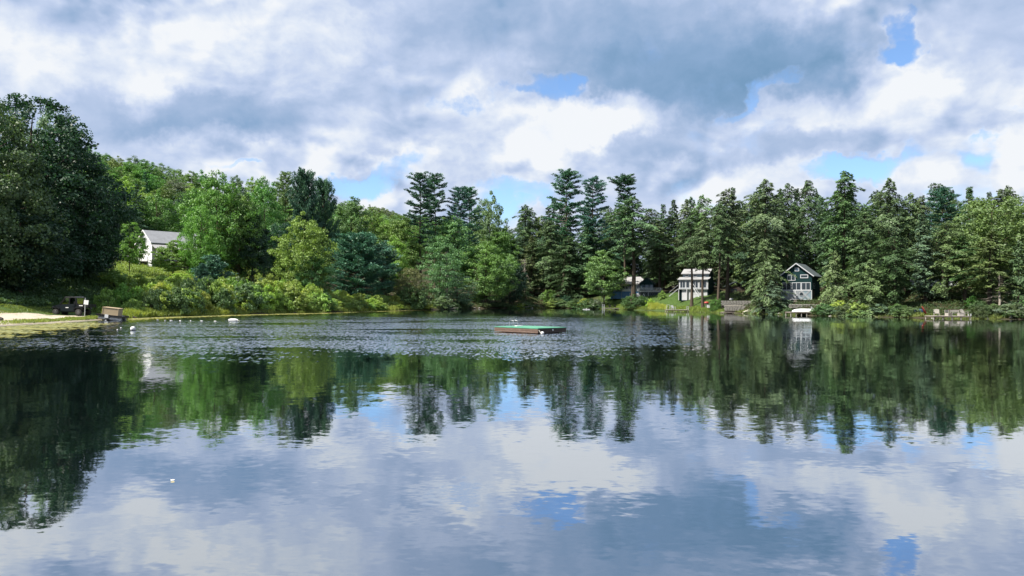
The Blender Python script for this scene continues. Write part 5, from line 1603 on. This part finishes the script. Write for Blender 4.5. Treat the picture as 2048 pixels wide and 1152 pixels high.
MB().bar((-h - .1, -.6, 1.7), (-h - 2.0, -1.6, -.1), .07, .18).bar((-h - .1, -.6, 2.6), (-h - 2.0, -1.6, .8), .05, .07).build("stair", M_DIMW, H2)
MB().tube([(1.1, 4.2, 6.3), (1.1, 4.2, 7.3)], .09, 8).build("stove_pipe", M_METAL, H2)
MB().tube([(-1.0, 4.0, 6.4), (-.4, 4.0, 6.9)], .03, 6).tube([(-.2, 4.0, 6.4), (-.4, 4.0, 6.9)], .03, 6).build("antenna", M_METAL, H2)

# dark open shed between the trunks
D = 172.0
b = base_at(1470, D); b.z = zat(1470, 602, D)
sh = empty("shed", b, -.2, "dark wooden shed with a railed upper deck half hidden in the shade", 'shed')
MB().box(-1.8, 2.0, .3, 3.5, 0, 3.4).build("wall", M_DARKW, sh)
MB().prism([(-2.1, 3.35), (.1, 4.4), (2.3, 3.35), (2.3, 3.5), (.1, 4.55), (-2.1, 3.5)], -.2, 3.8, 'y').build("roof", M_SHINGLE_D, sh)
MB().box(-1.8, 2.0, -1.3, .28, 1.5, 1.62).build("deck", M_DARKW, sh)
rail(sh, [(-1.7, -1.25, 1.62), (1.9, -1.25, 1.62)], .9, M_DOCKD, .2)
for x in (-1.7, .1, 1.8): MB().box(x, x + .12, -1.28, -1.16, -.4, 1.495).build("post", M_DOCKD, sh)
window(sh, -.9, .5, 2.0, 2.9, .3, 2, frame=M_DOCKD)
o = MB().ball((0, 0, .3), .45, 10, 7, (1.1, .8, .7)).build("barrel_cover", M_METAL, None, base_at(1463, 160) + Vector((0, 0, .15)), smooth=True)
tag(o, "pale rounded cover on the ground below the dark shed", 'cover')

# stone retaining walls with courses of separate stones
def stone_wall(px0, px1, D0, D1, zb, rows, label, mat=M_STONE, cap=True, h=.26):
    a = Vector((at(px0, D0), D0, zb)); c = Vector((at(px1, D1), D1, zb))
    L = (c - a).length
    ang = math.atan2(c.y - a.y, c.x - a.x)
    r = empty("stone_wall", a, ang, label, 'wall')
    r["kind"] = "thing"
    MB().box(0, L, .12, .5, -.4, rows * h - .02).build("core", M_DARKW, r)
    shared = [MB().box(-.5, .5, -.5, .5, -.5, .5).mesh("stone", mat) for _ in range(1)]
    for k in range(3):
        rr_ = random.Random(k)
        mb = MB().ball((0, 0, 0), .62, 8, 5)
        mb.v = [(max(-.5, min(.5, v[0] * (1 + .2 * rr_.random()))), max(-.5, min(.5, v[1])), max(-.5, min(.5, v[2] * (1 + .3 * rr_.random())))) for v in mb.v]
        shared.append(mb.mesh("stone", mat))
    for row in range(rows):
        x = -.1 * (row % 2)
        while x < L:
            wdt = random.uniform(.35, .75)
            o = obj("stone", shared[1 + random.randrange(3)], r, (x + wdt / 2, .05 + random.uniform(-.03, .03), row * h + h / 2))
            o.scale = (wdt - .02, .34, h - .015)
            x += wdt
    if cap:
        MB().box(-.05, L, -.14, .42, rows * h, rows * h + .08).build("coping", M_DOCK, r)
    return r


z_ = zat(1468, 621.5, 147)
stone_wall(1449, 1486, 147.0, 145.5, z_, 4, "light stone retaining wall at the water right of the round green bush", h=.24)
z_ = zat(1500, 611, 151)
stone_wall(1443, 1530, 153.0, 150.0, zat(1486, 611.5, 151), 4, "dark upper stone wall under the trees behind the light one", cap=False, h=.25)
z_ = zat(1500, 621.5, 143)
o = MB().prism([(0, -.2), (4.4, -.2), (4.4, 1.0), (.6, .1)], 0, 1.6, 'y').build("boat_ramp", M_DOCK, None, (at(1490, 143), 143.5, zat(1490, 622, 143)))
tag(o, "pale concrete ramp rising from the landing towards the low hemlock", 'ramp')

# red kettle grill and things by the trunk
D = 156.5
b = base_at(1413, D); b.z = zat(1413, 614.5, D)
g = empty("grill", b, 0, "red kettle grill with a white shelf beside a trunk on the shore", 'grill')
MB().ball((0, 0, .95), .42, 16, 9, (1.25, 1, .62)).build("lid", M_RED, g, smooth=True)
MB().ball((0, 0, .82), .40, 16, 9, (1.15, 1, .55)).build("bowl", M_DOCKD, g, smooth=True)
for k in range(3):
    a = k * 2.09
    MB().bar((.2 * math.cos(a), .2 * math.sin(a), .7), (.42 * math.cos(a), .42 * math.sin(a), 0), .05).build("leg", M_METAL, g)
MB().box(.55, 1.05, -.25, .25, .78, .82).bar((.8, 0, 0), (.8, 0, .78), .05).build("shelf", M_DIMW, g)
o = MB().box(-.28, .28, -.2, .2, 0, .55).box(-.30, .30, -.22, .22, .553, .62).build("storage_bin", M_BUOY, None, b + Vector((0.2, -.9, -.1)))
tag(o, "small white bin on the grass below the red grill", 'bin')
D = 157
o = MB().bar((0, 0, 0), (0, 0, .95), .22, .22).bar((0, 0, .95), (0, 0, 1.05), .34, .3).build("white_post", M_DIMW, None, base_at(1441.5, D - 1.5) + Vector((0, 0, -.05)))
tag(o, "short white post right of the round green bush", 'post')
o = MB().box(-1.4, 1.2, -.4, .4, .70, .76).bar((-1.2, 0, 0), (-1.2, 0, .7), .08).bar((1.0, 0, 0), (1.0, 0, .7), .08).build("picnic_table", M_DARKW, None, base_at(1420, 166))
tag(o, "dark low table on the shady lawn behind the red grill", 'table')

# ------------------------------------------------------------------ green gabled house
D = 142.0
b = base_at(1596, D); b.z = zat(1596, 601.5, D)
H3 = empty("green_gabled_house", b, math.radians(-34), "dark green gabled house with white trimmed windows and a white lattice base", 'house')
m3 = D / F
wl, wr = -3.0, 2.55
pz = 7.05
pk = -.25
MB().box(wl, wr, 0, 7.0, 2.02, 4.9).prism([(wl, 4.9), (wr, 4.9), (pk, pz)], 0, 7.0, 'y').box(wl, wr, .4, 7.0, -.8, 2.015).build("wall", M_GREENP, H3)
bb = MB(); siding(bb, wl, wr, 0, 0, 3.5, 5.0, .18)
bb.build("siding", M_GREENP, H3)
rf = MB()
slR = (pz - 4.9) / (wr - pk); slL = (pz - 4.9) / (pk - wl)
rf.prism([(pk, pz + .02), (wr + .45, 4.9 - .45 * slR), (wr + .45, 4.9 - .45 * slR + .18), (pk, pz + .22)], -.45, 7.4, 'y')
rf.prism([(pk, pz + .02), (pk, pz + .22), (wl - .5, 4.9 - .5 * slL + .18), (wl - .5, 4.9 - .5 * slL)], -.45, 7.4, 'y')
roof = rf.build("roof", M_SHINGLE_D, H3)
MB().bar((pk, -.48, pz + .12), (wr + .45, -.48, 4.9 - .45 * slR + .09), .06, .17).build("barge_board", M_SIDING, roof)
MB().bar((pk, -.48, pz + .12), (wl - .5, -.48, 4.9 - .5 * slL + .09), .06, .17).build("barge_board", M_SIDING, roof)
window(H3, -.50, .12, 5.75, 6.25, 0, 1, fw=.09, glass=M_GLASSB)
window(H3, -1.85, -.55, 3.98, 4.92, -.02, 2, fw=.09)
window(H3, .55, 1.75, 4.45, 4.90, -.02, 1, fw=.12)
for x0 in (-2.85, -1.02, .72):
    window(H3, x0, x0 + 1.5, 2.12, 3.42, -.01, 2, fw=.10)
window(H3, .35, 1.05, 1.05, 1.62, -.22, 1, fw=.04, glass=M_GLASS)
MB().box(wl - .1, .33, -.20, .0, .25, 2.0).box(1.07, wr + .02, -.20, .0, .25, 2.0).box(.335, 1.065, -.20, .0, .25, 1.0).box(.335, 1.065, -.20, .0, 1.68, 2.0).build("base_panel", M_GREYB, H3)
lt = MB()
for k in range(24):
    x = wl + k * .25
    for (a, c) in (((x, .28), (x + 1.6, 1.95)), ((x + 1.6, .28), (x, 1.95))):
        if a[0] > wr - .1 or c[0] > wr - .1: continue
        if .1 < (a[0] + c[0]) / 2 < 1.3: continue
        lt.bar((a[0], -.235, a[1]), (c[0], -.235, c[1]), .035, .06)
lt.build("lattice", M_DIMW, H3)
MB().box(wl - .12, wr + .06, -.27, -.205, 1.92, 2.04).box(wl - .12, wr + .06, -.27, -.205, .16, .26).box(-.45, -.33, -.27, -.205, .265, 1.915).box(wr - .07, wr + .05, -.27, -.205, .265, 1.915).box(wl - .1, wl + .02, -.27, -.205, .265, 1.915).build("base_trim", M_DIMW, H3)
MB().box(wr + .01, wr + .06, 1.0, 1.9, .1, 2.0).build("side_door", M_DARKW, H3)
window(H3, 1.2, 2.2, 2.4, 3.3, wr, 1, axis='x', face=1, frame=M_GREYB)
stp = MB()
for k in range(4): stp.box(-.6, .5, -.5 - .3 * k, -.22 - .3 * k, .18 - .2 * k, .24 - .2 * k)
stp.build("steps", M_DOCK, H3)
stone_wall(1578, 1642, 136.0, 134.0, zat(1610, 617, 135), 3, "dark stone retaining wall below the green gabled house", cap=False)

# hidden grey cabin and its clutter
D = 136.0
b = base_at(1880, D); b.z = zat(1880, 601, D)
H4 = empty("grey_cabin", b, math.radians(-20), "grey-blue cabin barely visible under the dark trees above the red kayak", 'cabin')
MB().box(-4.2, 2.6, 0, 5, -.6, 2.6).build("wall", M_GREYB, H4)
MB().prism([(-.6, 2.5), (2.5, 3.8), (5.6, 2.5), (5.6, 2.65), (2.5, 3.95), (-.6, 2.65)], -4.6, 3.0, 'x').build("roof", M_SHINGLE, H4)
window(H4, -.9, -.4, .9, 1.9, 0, 1)
window(H4, -3.2, -2.2, 1.0, 1.9, 0, 2)
MB().box(-1.1, -.1, -.05, -.01, -.5, .6).build("white_panel", M_DIMW, H4)
MB().box(1.0, 1.8, -.05, .0, -.4, 1.7).build("door", M_SIDING, H4)
# red-brown cabin by the right edge
D = 150.0
b = base_at(1965, D); b.z = zat(1965, 588, D)
H5 = empty("red_cabin", b, math.radians(-24), "red-brown cabin with pale eaves seen through a gap near the right edge", 'cabin')
MB().box(-3.2, 3.4, 0, 5, -1.6, 2.6).build("wall", M_REDB, H5)
MB().prism([(-3.8, 3.6), (3.9, 2.4), (3.9, 2.6), (-3.8, 3.85)], -.8, 5.5, 'y').build("roof", M_SHINGLE_D, H5)
MB().bar((-3.8, -.84, 3.72), (3.9, -.84, 2.5), .05, .16).build("barge_board", M_DIMW, H5)
for x0 in (-2.4, -.4, 1.5): window(H5, x0, x0 + 1.2, 1.0, 2.0, 0, 2)
MB().box(-3.4, 3.6, -1.4, -.02, .18, .34).build("deck", M_DOCK, H5)
rail(H5, [(-3.3, -1.35, .34), (3.5, -1.35, .34)], .8, M_DOCK)

# ------------------------------------------------------------------ small things on the shore
o = MB().bar((0, 0, 0), (.1, 0, 1.3), .05).bar((.5, .2, 0), (.5, .2, 1.1), .05).build("stake", M_DOCK, None, base_at(1184, Ds(1184) + .5))
tag(o, "pair of thin pale stakes at the water left of the small dock", 'stake')
# fallen grey log at the water below the willow
D = Ds(895) - .4
o = MB().tube([(-2.2, 0, .05), (-.8, .2, .28), (1.0, 0, .22), (2.6, -.3, .5)], [.11, .15, .13, .05], 7).tube([(.2, .1, .25), (.7, -.5, .9)], [.07, .02], 5).build("fallen_log", M_BARK_GREY, None, (at(895, D), D, 0))
tag(o, "pale fallen log at the waterline below the leaning willow", 'log')
D = Ds(270) - 1.0
for px, l in ((268, "dark stub of wood at the waterline right of the trailer"), (590, "dark driftwood lump on the weed line in front of the shrubs")):
    D = Ds(px) - .3
    o = MB().tube([(-.35, 0, .0), (0, .05, .16), (.4, 0, .03)], [.06, .13, .05], 6).build("driftwood", M_DARKW, None, (at(px, D), D, 0))
    tag(o, l, 'driftwood')
